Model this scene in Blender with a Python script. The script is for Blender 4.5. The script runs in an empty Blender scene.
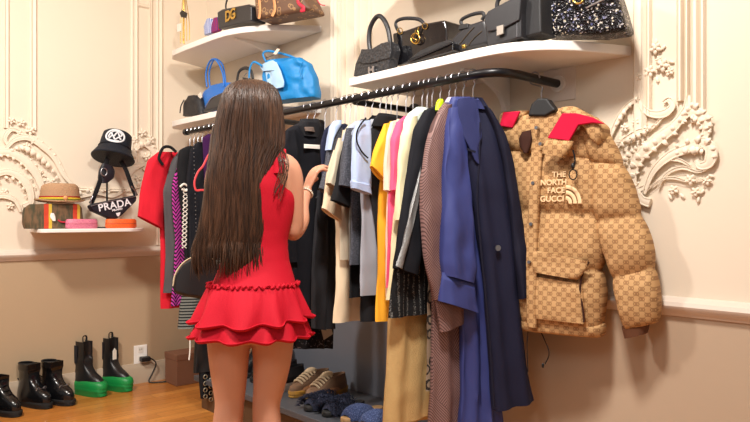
import bpy, bmesh, math, random
from mathutils import Vector, Matrix, noise
PI = math.pi
rnd = random.Random(7)
C = bpy.context.scene.collection
# ------------------------------------------------------------------ camera and frame
EYE, FPX, HOR, YAW = 1.10, 680.0, 217.0, 42.13
W, D, CEIL = 2.36, 4.40, 3.10         # rail wall x = W, far wall y = D
RX, RZ = 1.965, 1.628                # garment rail
cam = bpy.data.cameras.new('camera'); co = bpy.data.objects.new('camera', cam); C.objects.link(co)
co.location = (0, 0, EYE); co.rotation_euler = (PI/2, 0, -math.radians(YAW))
cam.sensor_width = 36; cam.lens = 36*FPX/750; cam.shift_y = (HOR-211)/750; cam.clip_start = .02
bpy.context.scene.camera = co
def ray(u):
    a = math.atan((u-375)/FPX); z = math.radians(YAW)+a
    return a, math.sin(z), math.cos(z)
def plane_pt(u, v, o, n):             # where the sight line meets a vertical plane
    a, sx, cy = ray(u)
    r = (o[0]*n[0]+o[1]*n[1])/(sx*n[0]+cy*n[1])
    return Vector((r*sx, r*cy, EYE+(HOR-v)*r*math.cos(a)/FPX))
def PX(u, v, x=W): return plane_pt(u, v, (x, 0), (1, 0))
def PY(u, v, y=D): return plane_pt(u, v, (0, y), (0, 1))
def PZ(u, v, z=0.):
    a, sx, cy = ray(u); zd = (EYE-z)*FPX/(v-HOR); r = zd/math.cos(a)
    return Vector((r*sx, r*cy, z))
def yh(u): a, sx, cy = ray(u); return RX*cy/sx
# ------------------------------------------------------------------ colours and materials
def lin(c): return tuple(((x/255)/12.92 if x/255 <= .04045 else ((x/255+.055)/1.055)**2.4) for x in c)+(1,)
class NT:
    def __init__(s, m): s.t = m.node_tree; s.n = s.t.nodes; s.l = s.t.links
    def node(s, k, **kw):
        n = s.n.new(k)
        for a, b in kw.items(): setattr(n, a, b)
        return n
    def put(s, sock, v):
        if hasattr(v, 'links') or isinstance(v, bpy.types.NodeSocket): s.l.new(v, sock)
        else: sock.default_value = v
    def m(s, op, a, b=0., c=None):
        n = s.node('ShaderNodeMath', operation=op); s.put(n.inputs[0], a); s.put(n.inputs[1], b)
        if c is not None: s.put(n.inputs[2], c)
        return n.outputs[0]
    def mix(s, f, a, b):
        n = s.node('ShaderNodeMix', data_type='RGBA'); s.put(n.inputs[0], f); s.put(n.inputs[6], a); s.put(n.inputs[7], b)
        return n.outputs[2]
    def noise(s, vec, scale, detail=3., rough=.55):
        n = s.node('ShaderNodeTexNoise'); s.put(n.inputs['Vector'], vec); n.inputs['Scale'].default_value = scale
        n.inputs['Detail'].default_value = detail; n.inputs['Roughness'].default_value = rough; return n.outputs['Fac']
    def vor(s, vec, scale, out='Distance', feature='F1'):
        n = s.node('ShaderNodeTexVoronoi', feature=feature); s.put(n.inputs['Vector'], vec); n.inputs['Scale'].default_value = scale
        return n.outputs[out]
    def obj(s): return s.node('ShaderNodeTexCoord').outputs['Object']
    def xyz(s, v): n = s.node('ShaderNodeSeparateXYZ'); s.put(n.inputs[0], v); return n.outputs
    def vec(s, x, y, z): n = s.node('ShaderNodeCombineXYZ'); s.put(n.inputs[0], x); s.put(n.inputs[1], y); s.put(n.inputs[2], z); return n.outputs[0]
    def scale(s, v, sc): n = s.node('ShaderNodeMapping'); s.put(n.inputs[0], v); n.inputs['Scale'].default_value = sc; return n.outputs[0]
    def step(s, x, a, b):
        n = s.node('ShaderNodeMapRange'); s.put(n.inputs[0], x); n.inputs[1].default_value = a; n.inputs[2].default_value = b; return n.outputs[0]
def mat(name, c, rough=.8, metal=0., bump=0., bscale=300., sheen=0., var=.12, vscale=6., coat=0., spec=.5, fn=None, c2=None, sss=0.):
    m = bpy.data.materials.new(name); m.use_nodes = True; T = NT(m)
    b = T.n['Principled BSDF']; b.inputs['Roughness'].default_value = rough; b.inputs['Metallic'].default_value = metal
    b.inputs['Specular IOR Level'].default_value = spec
    if sheen: b.inputs['Sheen Weight'].default_value = sheen; b.inputs['Sheen Roughness'].default_value = .5
    if coat: b.inputs['Coat Weight'].default_value = coat; b.inputs['Coat Roughness'].default_value = .08
    if sss: b.inputs['Subsurface Weight'].default_value = sss; b.inputs['Subsurface Radius'].default_value = (.02, .008, .004)
    O = T.obj(); col = lin(c); d = tuple(x*(1-var) for x in col[:3])+(1,); l = tuple(min(1, x*(1+var)) for x in col[:3])+(1,)
    if c2: d = lin(c2)
    base = T.mix(T.noise(O, vscale), d, l)
    h = None
    if fn:
        r = fn(T, O, base); base = r[0] if isinstance(r, tuple) else r
        h = r[1] if isinstance(r, tuple) and len(r) > 1 else None
        if isinstance(r, tuple) and len(r) > 2: T.put(b.inputs['Roughness'], r[2])
    T.put(b.inputs['Base Color'], base)
    if bump or h is not None:
        bn = T.node('ShaderNodeBump'); bn.inputs['Strength'].default_value = bump or .5; bn.inputs['Distance'].default_value = .004
        T.put(bn.inputs['Height'], h if h is not None else T.noise(O, bscale, 4.)); T.l.new(bn.outputs[0], b.inputs['Normal'])
    return m
def cloth(name, c, **k):
    a = dict(rough=.9, bump=.35, bscale=420., sheen=.0, spec=.25); a.update(k); return mat(name, c, **a)
# ------------------------------------------------------------------ mesh builder
MW = {}
def tag(o, label=None, cat=None, group=None, kind=None):
    for k, v in (('label', label), ('category', cat), ('group', group), ('kind', kind)):
        if v: o[k] = v
    return o
def root(name, label, cat, loc, rot=0., group=None):
    o = bpy.data.objects.new(name, None); C.objects.link(o); o.empty_display_size = .05
    o.location = loc; o.rotation_euler = (0, 0, rot)
    MW[o.name] = Matrix.Translation(loc) @ Matrix.Rotation(rot, 4, 'Z')
    return tag(o, label, cat, group)
class MB:
    def __init__(s): s.v = []; s.f = []; s.mi = []; s.cur = 0
    def add(s, vs, fs):
        k = len(s.v); s.v += [Vector(p) for p in vs]; s.f += [tuple(i+k for i in f) for f in fs]; s.mi += [s.cur]*len(fs); return s
    def xf(s, M, k0=0):
        for i in range(k0, len(s.v)): s.v[i] = M @ s.v[i]
        return s
    def box(s, a, b):
        x0, y0, z0 = a; x1, y1, z1 = b
        return s.add([(x0,y0,z0),(x1,y0,z0),(x1,y1,z0),(x0,y1,z0),(x0,y0,z1),(x1,y0,z1),(x1,y1,z1),(x0,y1,z1)],
                     [(0,3,2,1),(4,5,6,7),(0,1,5,4),(1,2,6,5),(2,3,7,6),(3,0,4,7)])
    def rings(s, R, cap0=True, cap1=True, closed=False):
        n = len(R[0]); vs = [p for r in R for p in r]; fs = []; m = len(R)
        for i in range(m if closed else m-1):
            for j in range(n):
                a, b = i*n+j, i*n+(j+1) % n; c, d = ((i+1) % m)*n+(j+1) % n, ((i+1) % m)*n+j
                fs.append((a, b, c, d))
        if not closed:
            if cap0: fs.append(tuple(range(n))[::-1])
            if cap1: fs.append(tuple((m-1)*n+j for j in range(n)))
        return s.add(vs, fs)
    def tube(s, pts, r, seg=8, flat=1., side=None, closed=False, caps=True):
        pts = [Vector(p) for p in pts]; n = len(pts)
        rr = r if isinstance(r, (list, tuple)) else [r]*n
        R = []; prev = None
        for i, p in enumerate(pts):
            t = (pts[(i+1) % n]-pts[i-1]) if closed else (pts[min(i+1, n-1)]-pts[max(i-1, 0)])
            if t.length < 1e-9: t = Vector((0, 0, 1))
            t.normalize()
            if side is not None: b = Vector(side); b = b-t*b.dot(t)
            elif prev is None: b = t.orthogonal()
            else: b = prev-t*prev.dot(t)
            if b.length < 1e-6: b = t.orthogonal()
            b.normalize(); prev = b; a = t.cross(b)
            R.append([p+a*rr[i]*math.cos(2*PI*j/seg)+b*rr[i]*flat*math.sin(2*PI*j/seg) for j in range(seg)])
        return s.rings(R, caps, caps, closed)
    def ell(s, c, r, M=None, u=12, w=8):
        c = Vector(c); r = r if isinstance(r, (list, tuple)) else (r, r, r); R = []
        for i in range(1, w):
            t = PI*i/w; ring = []
            for j in range(u):
                p = Vector((r[0]*math.sin(t)*math.cos(2*PI*j/u), r[1]*math.sin(t)*math.sin(2*PI*j/u), r[2]*math.cos(t)))
                ring.append(c+(M @ p if M else p))
            R.append(ring)
        k = len(s.v); s.rings(R[::-1], False, False)
        top = Vector((0, 0, r[2])); bot = -top
        a = len(s.v); s.v += [c+(M @ bot if M else bot), c+(M @ top if M else top)]
        m = len(R)
        for j in range(u):
            s.f.append((k+(j+1) % u, k+j, a)); s.f.append((k+(m-1)*u+j, k+(m-1)*u+(j+1) % u, a+1)); s.mi += [s.cur]*2
        return s
    def prism(s, poly, ext):          # poly: 3D points of a flat outline; ext: vector
        n = len(poly); e = Vector(ext); p = [Vector(q) for q in poly]
        return s.add(p+[q+e for q in p], [tuple(range(n))[::-1], tuple(range(n, 2*n))]+[(j, (j+1) % n, n+(j+1) % n, n+j) for j in range(n)])
    def lathe(s, prof, c=(0, 0, 0), seg=24):
        c = Vector(c); return s.rings([[c+Vector((r*math.cos(2*PI*j/seg), r*math.sin(2*PI*j/seg), z)) for j in range(seg)] for r, z in prof])
    def build(s, name, m, parent=None, smooth=True, bevel=0., sub=0, angle=40):
        me = bpy.data.meshes.new(name); vs = s.v
        if parent is not None:
            I = MW[parent.name].inverted(); vs = [I @ v for v in s.v]; M = MW[parent.name]
        else:
            lo = [min(v[i] for v in s.v) for i in range(3)]; hi = [max(v[i] for v in s.v) for i in range(3)]
            o3 = Vector(((lo[0]+hi[0])/2, (lo[1]+hi[1])/2, lo[2])); vs = [v-o3 for v in s.v]; M = Matrix.Translation(o3)
        me.from_pydata([tuple(v) for v in vs], [], s.f)
        ms = m if isinstance(m, (list, tuple)) else [m]
        for q in ms: me.materials.append(q)
        if len(ms) > 1: me.polygons.foreach_set('material_index', s.mi)
        bm = bmesh.new(); bm.from_mesh(me); bmesh.ops.recalc_face_normals(bm, faces=bm.faces); bm.to_mesh(me); bm.free()
        me.polygons.foreach_set('use_smooth', [smooth]*len(me.polygons))
        o = bpy.data.objects.new(name, me); C.objects.link(o)
        if parent is not None: o.parent = parent
        else: o.location = M.translation
        MW[o.name] = M
        if smooth and angle: 
            try: me.set_sharp_from_angle(angle=math.radians(angle))
            except Exception: pass
        if bevel: b = o.modifiers.new('bevel', 'BEVEL'); b.width = bevel; b.segments = 3; b.limit_method = 'ANGLE'; b.angle_limit = math.radians(40); b.harden_normals = True
        if sub: q = o.modifiers.new('sub', 'SUBSURF'); q.levels = sub; q.render_levels = sub
        return o
def cr(pts, n=8, closed=False):       # smooth curve through points
    P = [Vector(p) for p in pts]; out = []; m = len(P)
    for i in range(m if closed else m-1):
        g = (lambda k: P[k % m]) if closed else (lambda k: P[max(0, min(m-1, k))])
        a, b, c, d = g(i-1), g(i), g(i+1), g(i+2)
        for k in range(n):
            t = k/n; out.append(.5*((2*b)+(c-a)*t+(2*a-5*b+4*c-d)*t*t+(3*b-a-3*c+d)*t**3))
    if not closed: out.append(P[-1])
    return out
def lerp(a, b, t): return a+(b-a)*t
def interp(rows, n):                  # resample rows of floats
    out = []; m = len(rows)
    for i in range(n):
        t = i/(n-1)*(m-1); k = min(int(t), m-2); f = t-k
        p0 = rows[max(k-1, 0)]; p1 = rows[k]; p2 = rows[k+1]; p3 = rows[min(k+2, m-1)]
        out.append([.5*(2*b+(c-a)*f+(2*a-5*b+4*c-d)*f*f+(3*b-a-3*c+d)*f**3) for a, b, c, d in zip(p0, p1, p2, p3)])
    return out
def struct(name, mb, m, **k): o = mb.build(name, m, **k); o['kind'] = 'structure'; return o
def writing(name, txt, size, M, m, parent, ext=.0008, target=None, off=.0012, bold=0., space=1., line=1.):
    cu = bpy.data.curves.new(name, 'FONT'); cu.body = txt; cu.size = size; cu.extrude = ext; cu.align_x = 'CENTER'; cu.align_y = 'CENTER'
    cu.offset = bold; cu.space_character = space; cu.space_line = line
    t = bpy.data.objects.new(name, cu); C.objects.link(t); dg = bpy.context.evaluated_depsgraph_get()
    me = bpy.data.meshes.new_from_object(t.evaluated_get(dg)); bpy.data.objects.remove(t)
    me.transform(MW[parent.name].inverted() @ M); me.materials.clear(); me.materials.append(m)
    o = bpy.data.objects.new(name, me); C.objects.link(o); o.parent = parent; MW[o.name] = MW[parent.name]
    return o
def frame(o, x, z):                   # matrix: local X -> x, local Y(up of text) -> z, local Z -> normal
    x = Vector(x).normalized(); z = Vector(z).normalized(); n = x.cross(z).normalized(); z = n.cross(x)
    M = Matrix.Identity(4)
    for i, a in enumerate((x, z, n)):
        for j in range(3): M[j][i] = a[j]
    M.translation = Vector(o); return M
# shared materials
chrome = mat('chrome', (176, 176, 182), .3, 1., var=.02)
gold = mat('gold_metal', (212, 175, 90), .25, 1., var=.05)
blackmetal = mat('black_metal', (22, 22, 26), .35, .3, var=.1)
blackplastic = mat('black_plastic', (20, 20, 22), .45)
white_paint = mat('shelf_white', (238, 232, 226), .45, var=.02)
# ================================================================== ROOM
def wallfn(T, O, base): return (base, T.noise(O, 30., 5.), )
wall_m = mat('cream_plaster', (230, 216, 196), .75, bump=.12, var=.02, vscale=1.5, fn=wallfn)
dado_m = mat('beige_dado_paint', (180, 156, 126), .6, bump=.12, var=.03, vscale=1.2, fn=wallfn)
dado2_m = mat('greige_dado_paint', (188, 166, 142), .6, bump=.12, var=.03, vscale=1.2, fn=wallfn)
trim_m = mat('cream_moulding', (234, 220, 200), .6, var=.02)
rail_m = mat('grey_white_moulding', (214, 200, 186), .5, var=.03)
base_m = mat('greige_baseboard', (178, 160, 138), .5, var=.03)
ceil_m = mat('white_ceiling', (240, 236, 228), .8, var=.01)
def floorfn(T, O, base):
    x, y, z = T.xyz(O)[:3]
    # boards run roughly along x
    row = T.m('FLOOR', T.m('MULTIPLY', y, 1/.083)); off = T.m('MULTIPLY', T.m('FRACT', T.m('MULTIPLY', row, .377)), 1.3)
    xx = T.m('ADD', x, off); idx = T.m('FLOOR', T.m('MULTIPLY', xx, 1/.9))
    wn = T.node('ShaderNodeTexWhiteNoise', noise_dimensions='2D'); T.put(wn.inputs['Vector'], T.vec(row, idx, 0.))
    g = T.noise(T.scale(O, (3., 40., 1.)), 1.5, 6., .6); g2 = T.noise(T.scale(O, (14., 190., 1.)), 1., 4., .6)
    c = T.mix(wn.outputs['Value'], lin((172, 104, 42)), lin((216, 146, 70)))
    c = T.mix(T.m('MULTIPLY', T.step(g, .35, .75), .55), c, lin((142, 82, 34)))
    c = T.mix(T.m('MULTIPLY', T.step(g2, .5, .8), .35), c, lin((120, 66, 26)))
    fy = T.m('FRACT', T.m('MULTIPLY', y, 1/.083)); fx = T.m('FRACT', T.m('MULTIPLY', xx, 1/.9))
    gap = T.m('MAXIMUM', T.m('LESS_THAN', fy, .035), T.m('LESS_THAN', fx, .0022))
    return (T.mix(T.m('MULTIPLY', gap, .75), c, lin((70, 38, 16))), T.m('SUBTRACT', 1., gap))
floor_m = mat('oak_floorboards', (200, 130, 60), .3, bump=.15, fn=floorfn, coat=.15)
X0, Y0 = -2.4, -1.6
struct('floor', MB().box((X0, Y0, -.1), (W, D, 0)), floor_m, smooth=False)
struct('ceiling', MB().box((X0, Y0, CEIL), (W, D, CEIL+.1)), ceil_m, smooth=False)
DL, DR = .88, .80
struct('wall_far', MB().box((X0, D, DL), (W+.12, D+.12, CEIL)), wall_m, smooth=False)
struct('wall_far_dado', MB().box((X0, D-.004, 0), (W, D+.12, DL)), dado_m, smooth=False)
struct('wall_right', MB().box((W, Y0, DR), (W+.12, D, CEIL)), wall_m, smooth=False)
struct('wall_right_dado', MB().box((W-.004, Y0, 0), (W+.12, D-.01, DR)), dado2_m, smooth=False)
tn = [0]
def trim(mb, m=None, **k): tn[0] += 1; return struct('trim_%d' % tn[0], mb, m or trim_m, **k)
def profile_x(x0, x1, prof, y=D):     # moulding along x, prof = (out, z)
    mb = MB(); a = [Vector((x0, y-o, z)) for o, z in prof]; mb.prism(a, (x1-x0, 0, 0)); return mb
def profile_y(y0, y1, prof, x=W):
    mb = MB(); a = [Vector((x-o, y0, z)) for o, z in prof]; mb.prism(a, (0, y1-y0, 0)); return mb
def railprof(z): return [(0, z-.035), (.012, z-.032), (.018, z-.02), (.03, z-.012), (.036, z+.004), (.03, z+.018), (.018, z+.022), (.012, z+.03), (0, z+.034)]
trim(profile_x(X0, W, railprof(.873)), rail_m)
trim(profile_y(Y0, D-.04, railprof(.79)), rail_m)
bp = [(0, 0), (.022, 0), (.022, .1), (.016, .115), (.012, .13), (0, .135)]
o = struct('baseboard_far', profile_x(X0, W, bp), base_m); o = struct('baseboard_right', profile_y(Y0, D-.03, bp), base_m)
def vmould(p, w, h0, h1, far=True, d=.016):
    """vertical moulding on a wall; p = coordinate along the wall"""
    mb = MB(); pr = [(-w/2, 0), (-w/2, d*.45), (-w*.3, d), (-w*.1, d*.55), (w*.15, d*.6), (w*.32, d), (w/2, d*.4), (w/2, 0)]
    if far: mb.prism([(p+a, D-b, h0) for a, b in pr], (0, 0, h1-h0))
    else: mb.prism([(W-b, p+a, h0) for a, b in pr], (0, 0, h1-h0))
    return mb
for u, w, zt in ((6, .03, 1.62), (33, .04, 1.62), (134, .05, 1.45), (150, .018, 1.5), (159, .045, .91)):
    x = PY(u, 100).x; trim(vmould(x, w, zt, CEIL))
def hmould(x0, x1, z, w=.03, d=.014):
    mb = MB(); pr = [(-w/2, 0), (-w*.4, d*.6), (-w*.15, d), (w*.1, d*.5), (w*.35, d*.8), (w/2, 0)]
    return mb.prism([(x0, D-b, z+a) for a, b in pr], (x1-x0, 0, 0))
for (ua, va, ub, vb) in ((70, 189, 131, 191), (137, 6, 150, 6)):
    a = PY(ua, va); b = PY(ub, vb); trim(hmould(a.x, b.x, (a.z+b.z)/2))
for u, w, z0 in ((335, .05, .83), (345, .02, .83), (358, .03, .83), (371, .02, .83)):
    trim(vmould(PX(u, 60).y, w, z0, CEIL, False, .02))
for u, w, zt in ((641, .05, 1.40), (650, .018, 1.46), (681, .022, 1.5), (688, .016, 1.47), (696, .03, 1.42), (703.5, .02, 1.38)):
    trim(vmould(PX(u, 60).y, w, zt, CEIL, False, .02))
# rococo plaster relief -------------------------------------------------
def relief(P, n, spec):
    mb = MB(); n = Vector(n)
    for it in spec:
        k = it[0]
        if k == 's':                   # scroll: points (u,v), start/mid/end radius in px
            _, pts, r0, r1, r2 = it; sc = (P(pts[0][0]+1, pts[0][1])-P(*pts[0])).length*.82
            pp = cr([P(*q)+n*.010 for q in pts], 7); m = len(pp)
            rr = [(lerp(r0, r1, i/(m/2)) if i < m/2 else lerp(r1, r2, (i-m/2)/(m/2)))*sc for i in range(m)]
            mb.tube(pp, [max(r, .0012) for r in rr], 8, .75, n)
            for sg in (-1, 1):         # side rims make the band read as a moulded scroll
                side = []
                for i, p in enumerate(pp):
                    t = (pp[min(i+1, m-1)]-pp[max(i-1, 0)]).normalized(); side.append(p+n.cross(t)*rr[i]*.9*sg+n*.006)
                mb.tube(side, [max(r*.28, .001) for r in rr], 6, 1., n)
        elif k == 'l':                 # leaf fringe along a path: pts, length px, count, side
            _, pts, ln, cnt, sd = it; sc = (P(pts[0][0]+1, pts[0][1])-P(*pts[0])).length*.75
            pp = cr([P(*q)+n*.015 for q in pts], 12); m = len(pp)
            for i in range(cnt):
                f = (i+.5)/cnt; j = min(int(f*(m-1)), m-2); t = (pp[j+1]-pp[j]).normalized(); s = n.cross(t)*sd
                L = ln*sc*(.55+.5*math.sin(PI*f))*rnd.uniform(.8, 1.15); a = pp[j]; e = a+s*L+t*L*.55
                q = cr([a, lerp(a, e, .5)+n*L*.42, e+n*.004-t*L*.12], 4); L_ = L*1.25; r = [L_*.18, L_*.25, L_*.3, L_*.31, L_*.29, L_*.25, L_*.2, L_*.13, L_*.05]
                mb.tube(q, r, 7, .6, n)
        elif k == 'f':                 # flower
            _, c, r = it; sc = (P(c[0]+1, c[1])-P(*c)).length*.75; c3 = P(*c)+n*.012; r *= sc*1.15
            t = n.orthogonal().normalized(); b = n.cross(t); ph = rnd.random()*2
            for i in range(5):
                d = t*math.cos(ph+i*2*PI/5)+b*math.sin(ph+i*2*PI/5); M = Matrix((d, n.cross(d), n)).transposed()
                mb.ell(c3+d*r*.55, (r*.5, r*.33, r*.28), M, 8, 6)
            mb.ell(c3+n*r*.25, r*.26, None, 8, 6)
        elif k == 'b':                 # bead / lobe
            _, c, rx, ry, ang = it; sc = (P(c[0]+1, c[1])-P(*c)).length*.75; c3 = P(*c)+n*.006
            up = Vector((0, 0, 1)); t = n.cross(up).normalized(); d = t*math.cos(ang)+up*math.sin(ang); M = Matrix((d, n.cross(d), n)).transposed()
            mb.ell(c3, (rx*sc, ry*sc, min(rx, ry)*sc*.7), M, 10, 6)
    return mb
R = []
R += [('s', [(683,120),(694,112),(704,117),(709,129),(704,141)], 3, 6.5, 3), ('l', [(684,118),(696,110),(708,120),(710,134)], 9, 7, 1), ('l', [(684,122),(696,116),(704,124),(706,136)], 8, 6, -1), ('s', [(618,150),(626,140),(640,132),(654,128),(664,118)], 1.5, 2.6, 1), ('l', [(616,158),(628,146),(644,138),(660,126)], 7, 9, 1), ('l', [(622,172),(630,160),(640,150)], 8, 6, 1), ('s', [(639,196),(634,180),(640,160),(657,142),(676,127),(688,110),(690,96)], 4, 7, 2.2),
      ('s', [(652,203),(644,200),(640,192),(646,187)], 5, 4, 2), ('s', [(646,194),(655,172),(672,156),(692,148),(705,143)], 2, 5, 5),
      ('s', [(690,148),(704,142),(713,150),(711,163),(702,166),(698,160)], 5, 6.5, 2), ('s', [(640,94),(643,106),(653,114),(666,114),(674,107),(671,100),(665,103)], 1.5, 4.5, 1.5),
      ('s', [(641,98),(628,108),(618,124),(613,136)], 2, 3.4, 1.6), ('s', [(613,136),(612,152),(622,168),(626,184),(636,196)], 1.5, 3, 2.5),
      ('s', [(649,190),(662,180),(675,178),(690,181),(706,178)], 1., 1.6, .8), ('s', [(652,170),(664,160),(680,160),(692,166)], 1., 2.4, .8), ('s', [(660,188),(668,174),(684,168),(700,172),(711,168)], 1., 2., .6),
      ('l', [(640,188),(638,170),(650,152),(670,138),(686,120)], 10, 9, 1), ('l', [(640,188),(638,170),(650,152),(670,138),(686,120)], 8, 8, -1),
      ('l', [(676,150),(694,144),(710,146),(714,158)], 9, 6, 1), ('l', [(676,152),(694,147),(706,150)], 10, 5, -1),
      ('l', [(613,140),(612,155),(622,172),(628,190)], 11, 8, -1), ('l', [(640,96),(626,110),(616,126)], 7, 5, 1), ('l', [(688,118),(696,108),(700,120),(708,132)], 9, 5, 1)]
for c, r in (((657,49),7),((664,66),8),((651,72),7),((640,77),5),((671,72),5),((626,128),5),((637,122),4.5),((648,130),5),((622,142),4.5),((634,140),4),((675,190),6),((692,180),7),((708,181),6),((697,192),6),((660,60),4),((646,145),4)): R.append(('f', c, r))
for c, a in (((650,50),.6),((664,48),2.4),((657,42),1.57),((643,70),2.8),((672,62),.5),((658,80),4.4),((683,196),4.),((703,192),5.4),((712,176),.4),((699,200),4.9),((671,197),4.2)): R.append(('b', c, 4.5, 2.2, a))
trim(relief(lambda u, v: PX(u, v), (-1, 0, 0), R))
L = [('s', [(-14,160),(2,152),(20,158),(34,172),(42,190),(46,206)], 4, 5.5, 2), ('s', [(-10,178),(4,172),(18,176),(28,188),(30,202),(22,206)], 3, 5, 2),
     ('s', [(4,150),(14,140),(28,138),(42,146),(54,158),(64,176),(74,187)], 2, 4.5, 2), ('s', [(8,146),(4,138),(10,130),(20,132)], 1.5, 3, 1.2),
     ('s', [(-12,200),(2,196),(14,200),(20,212)], 2, 3.5, 1), ('s', [(56,190),(66,196),(80,196),(96,193),(112,196),(124,190)], 1, 2.6, 1.5),
     ('l', [(8,150),(22,146),(38,154),(52,168),(62,186)], 9, 11, -1), ('l', [(20,138),(36,140),(52,155),(64,174)], 4, 8, 1), ('l', [(-8,156),(8,155),(26,168),(36,190)], 6, 8, -1),
     ('l', [(58,190),(74,196),(92,192),(110,194)], 6, 8, 1), ('l', [(-6,182),(8,176),(22,184),(26,198)], 6, 6, -1),
     ('s', [(134,150),(142,144),(152,150),(156,162),(150,172),(142,168)], 2, 4, 1.2), ('s', [(126,190),(136,186),(148,180),(158,168),(160,150)], 1.5, 3.5, 1.5),
     ('l', [(130,188),(142,184),(154,174),(158,160)], 7, 7, 1), ('l', [(134,160),(138,150),(148,146),(156,154)], 7, 6, 1), ('s', [(128,176),(134,168),(144,164)], 1.5, 3, 1)]
for c, r in (((11,121),5),((21,123),5.5),((30,131),6),((19,134),5),((33,141),5),((26,146),4.5),((4,192),5),((10,206),5),((28,164),3.5),((40,172),3.5),((50,182),3.5),((142,133),5),((150,140),5.5),((134,140),4.5),((146,157),5),((137,178),4),((76,188),3.5),((92,190),4),((108,190),3.5)): L.append(('f', c, r))
for i in range(26): L.append(('b', (14+i*1.9+rnd.uniform(-3, 3), 151+i*1.6+rnd.uniform(-4, 4)), 2.6, 1.4, rnd.random()*6))
trim(relief(lambda u, v: PY(u, v), (0, -1, 0), L))
# ------------------------------------------------------------------ shelves
def slab(name, label, pts, ztop, th, cat='shelf', brackets=(), m=None, group=None, kx=-1):
    r = root(name, label, cat, (pts[0][0], pts[0][1], ztop-th))
    mb = MB().prism([(x, y, ztop-th) for x, y in pts], (0, 0, th)); mb.build('board', m or white_paint, r, bevel=.005, angle=35)
    for y in brackets:
        q = [(W-.001, ztop-th), (W-.30, ztop-th)]+[(W-.30+.27*math.sin(t*PI/16), ztop-th-.012-.13*(1-math.cos(t*PI/16))) for t in range(0, 9)]+[(W-.001, ztop-th-.145)]
        b = MB().prism([(x, y-.012, z) for x, z in q], (0, .024, 0)); b.build('bracket', m or white_paint, r, bevel=.002)
    return r
def corner(x0, x1, y, rad, n=8):       # quarter round between front (x0) and near side (y)
    return [(x0+rad-rad*math.cos(t*PI/2/n), y+rad-rad*math.sin(t*PI/2/n)) for t in range(n+1)]
SH = 1.724
near_y = PX(632, 48).y
sx = 1.966
big = [(W, 2.35), (sx, 2.35)]+[(p[0], p[1]) for p in cr([Vector((sx, 1.62, 0)), Vector((sx+.015, 1.50, 0)), Vector((sx+.075, 1.39, 0)), Vector((sx+.19, 1.30, 0)), Vector((W-.0, near_y, 0))], 6)]
slab('wall_shelf', 'long white shelf with rounded near end above the main garment rail, holding black bags', big, SH, .036, brackets=(PX(508, 90).y,))
slab('wall_shelf', 'upper white shelf above the shelf of black bags, only its underside corner seen', big, 2.235, .036)
far = [(W, D-.02), (2.04, 4.27), (1.99, 4.17), (1.985, 4.0), (1.99, 3.62)]+[(p[0], p[1]) for p in cr([Vector((2.0, 3.50, 0)), Vector((2.05, 3.36, 0)), Vector((2.16, 3.21, 0)), Vector((W, 3.06, 0))], 6)]
slab('wall_shelf', 'topmost white corner shelf on the left holding the gold-lettered black bag', far, 2.185, .036, brackets=(3.50,))
slab('wall_shelf', 'lower white corner shelf on the left holding the bright blue tote bag', far, SH, .036, brackets=(3.50,))
a = PY(26, 230, D); b = PY(148, 230, D); hz = EYE-(231-HOR)*3.95/FPX-.0; HS_Y = D-.30
hs = [(a.x, D), (a.x-.03, D-.30), (a.x+.05, D-.30)]
xl = PY(26, 230, D).x-.0; xr = PY(149, 230, HS_Y).x
HS = PY(60, 229, HS_Y).z
hs = [(xl+.02, D-.002)]+[(xl+.04-.04*math.sin(t*PI/8)*1., HS_Y+.04-.04*math.sin(t*PI/8)) if False else (xl+.04-.04*math.cos(t*PI/8), HS_Y+.04-.04*math.sin(t*PI/8)) for t in range(5)]
hs += [(xr-.10+.10*math.sin(t*PI/12), HS_Y+.10-.10*math.cos(t*PI/12)) for t in range(7)]+[(xr+.0, D-.002)]
slab('wall_shelf', 'small white shelf on the far wall holding the hats', hs, HS, .022)
# ------------------------------------------------------------------ garment rail
r = root('garment_rail', 'long black pipe garment rail bending into the wall under the big shelf', 'clothes rail', (RX, 2.6, RZ))
ye = PX(187, 131, RX).y
pts = cr([Vector((RX, 1.66, RZ)), Vector((RX+.008, 1.585, RZ)), Vector((RX+.045, 1.535, RZ)), Vector((RX+.12, 1.515, RZ))], 5)
MB().tube([(RX, ye, RZ)]+pts+[(W-.005, 1.513, RZ)], .0165, 14).build('pipe', blackmetal, r)
MB().tube([(RX, ye-.01, RZ), (RX, ye+.02, RZ)], .021, 14).build('end_cap', blackmetal, r)
for y in (2.32, 3.06):
    MB().tube([(RX+.01, y, RZ-.012), (W-.005, y, RZ-.012)], .0145, 10).build('support_arm', blackmetal, r)
for y in (2.32, 3.06): MB().tube([(W-.012, y, RZ-.012), (W-.001, y, RZ-.012)], .035, 16).build('flange', blackmetal, r)
MB().tube([(W-.02, 1.513, RZ), (W-.001, 1.513, RZ)], .032, 16).build('flange', white_paint, r)
q = PX(545, 63); q2 = PX(577, 100)
mb = MB()
zz0, zz1 = 1.56, 1.715
for a_, b_ in (((W-.006, 1.44, zz0), (W-.0, 1.585, zz1)),): mb.box(a_, b_)
o = trim(mb, mat('patched_plaster', (226, 214, 204), .8, var=.05, vscale=20.), bevel=.002)
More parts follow.
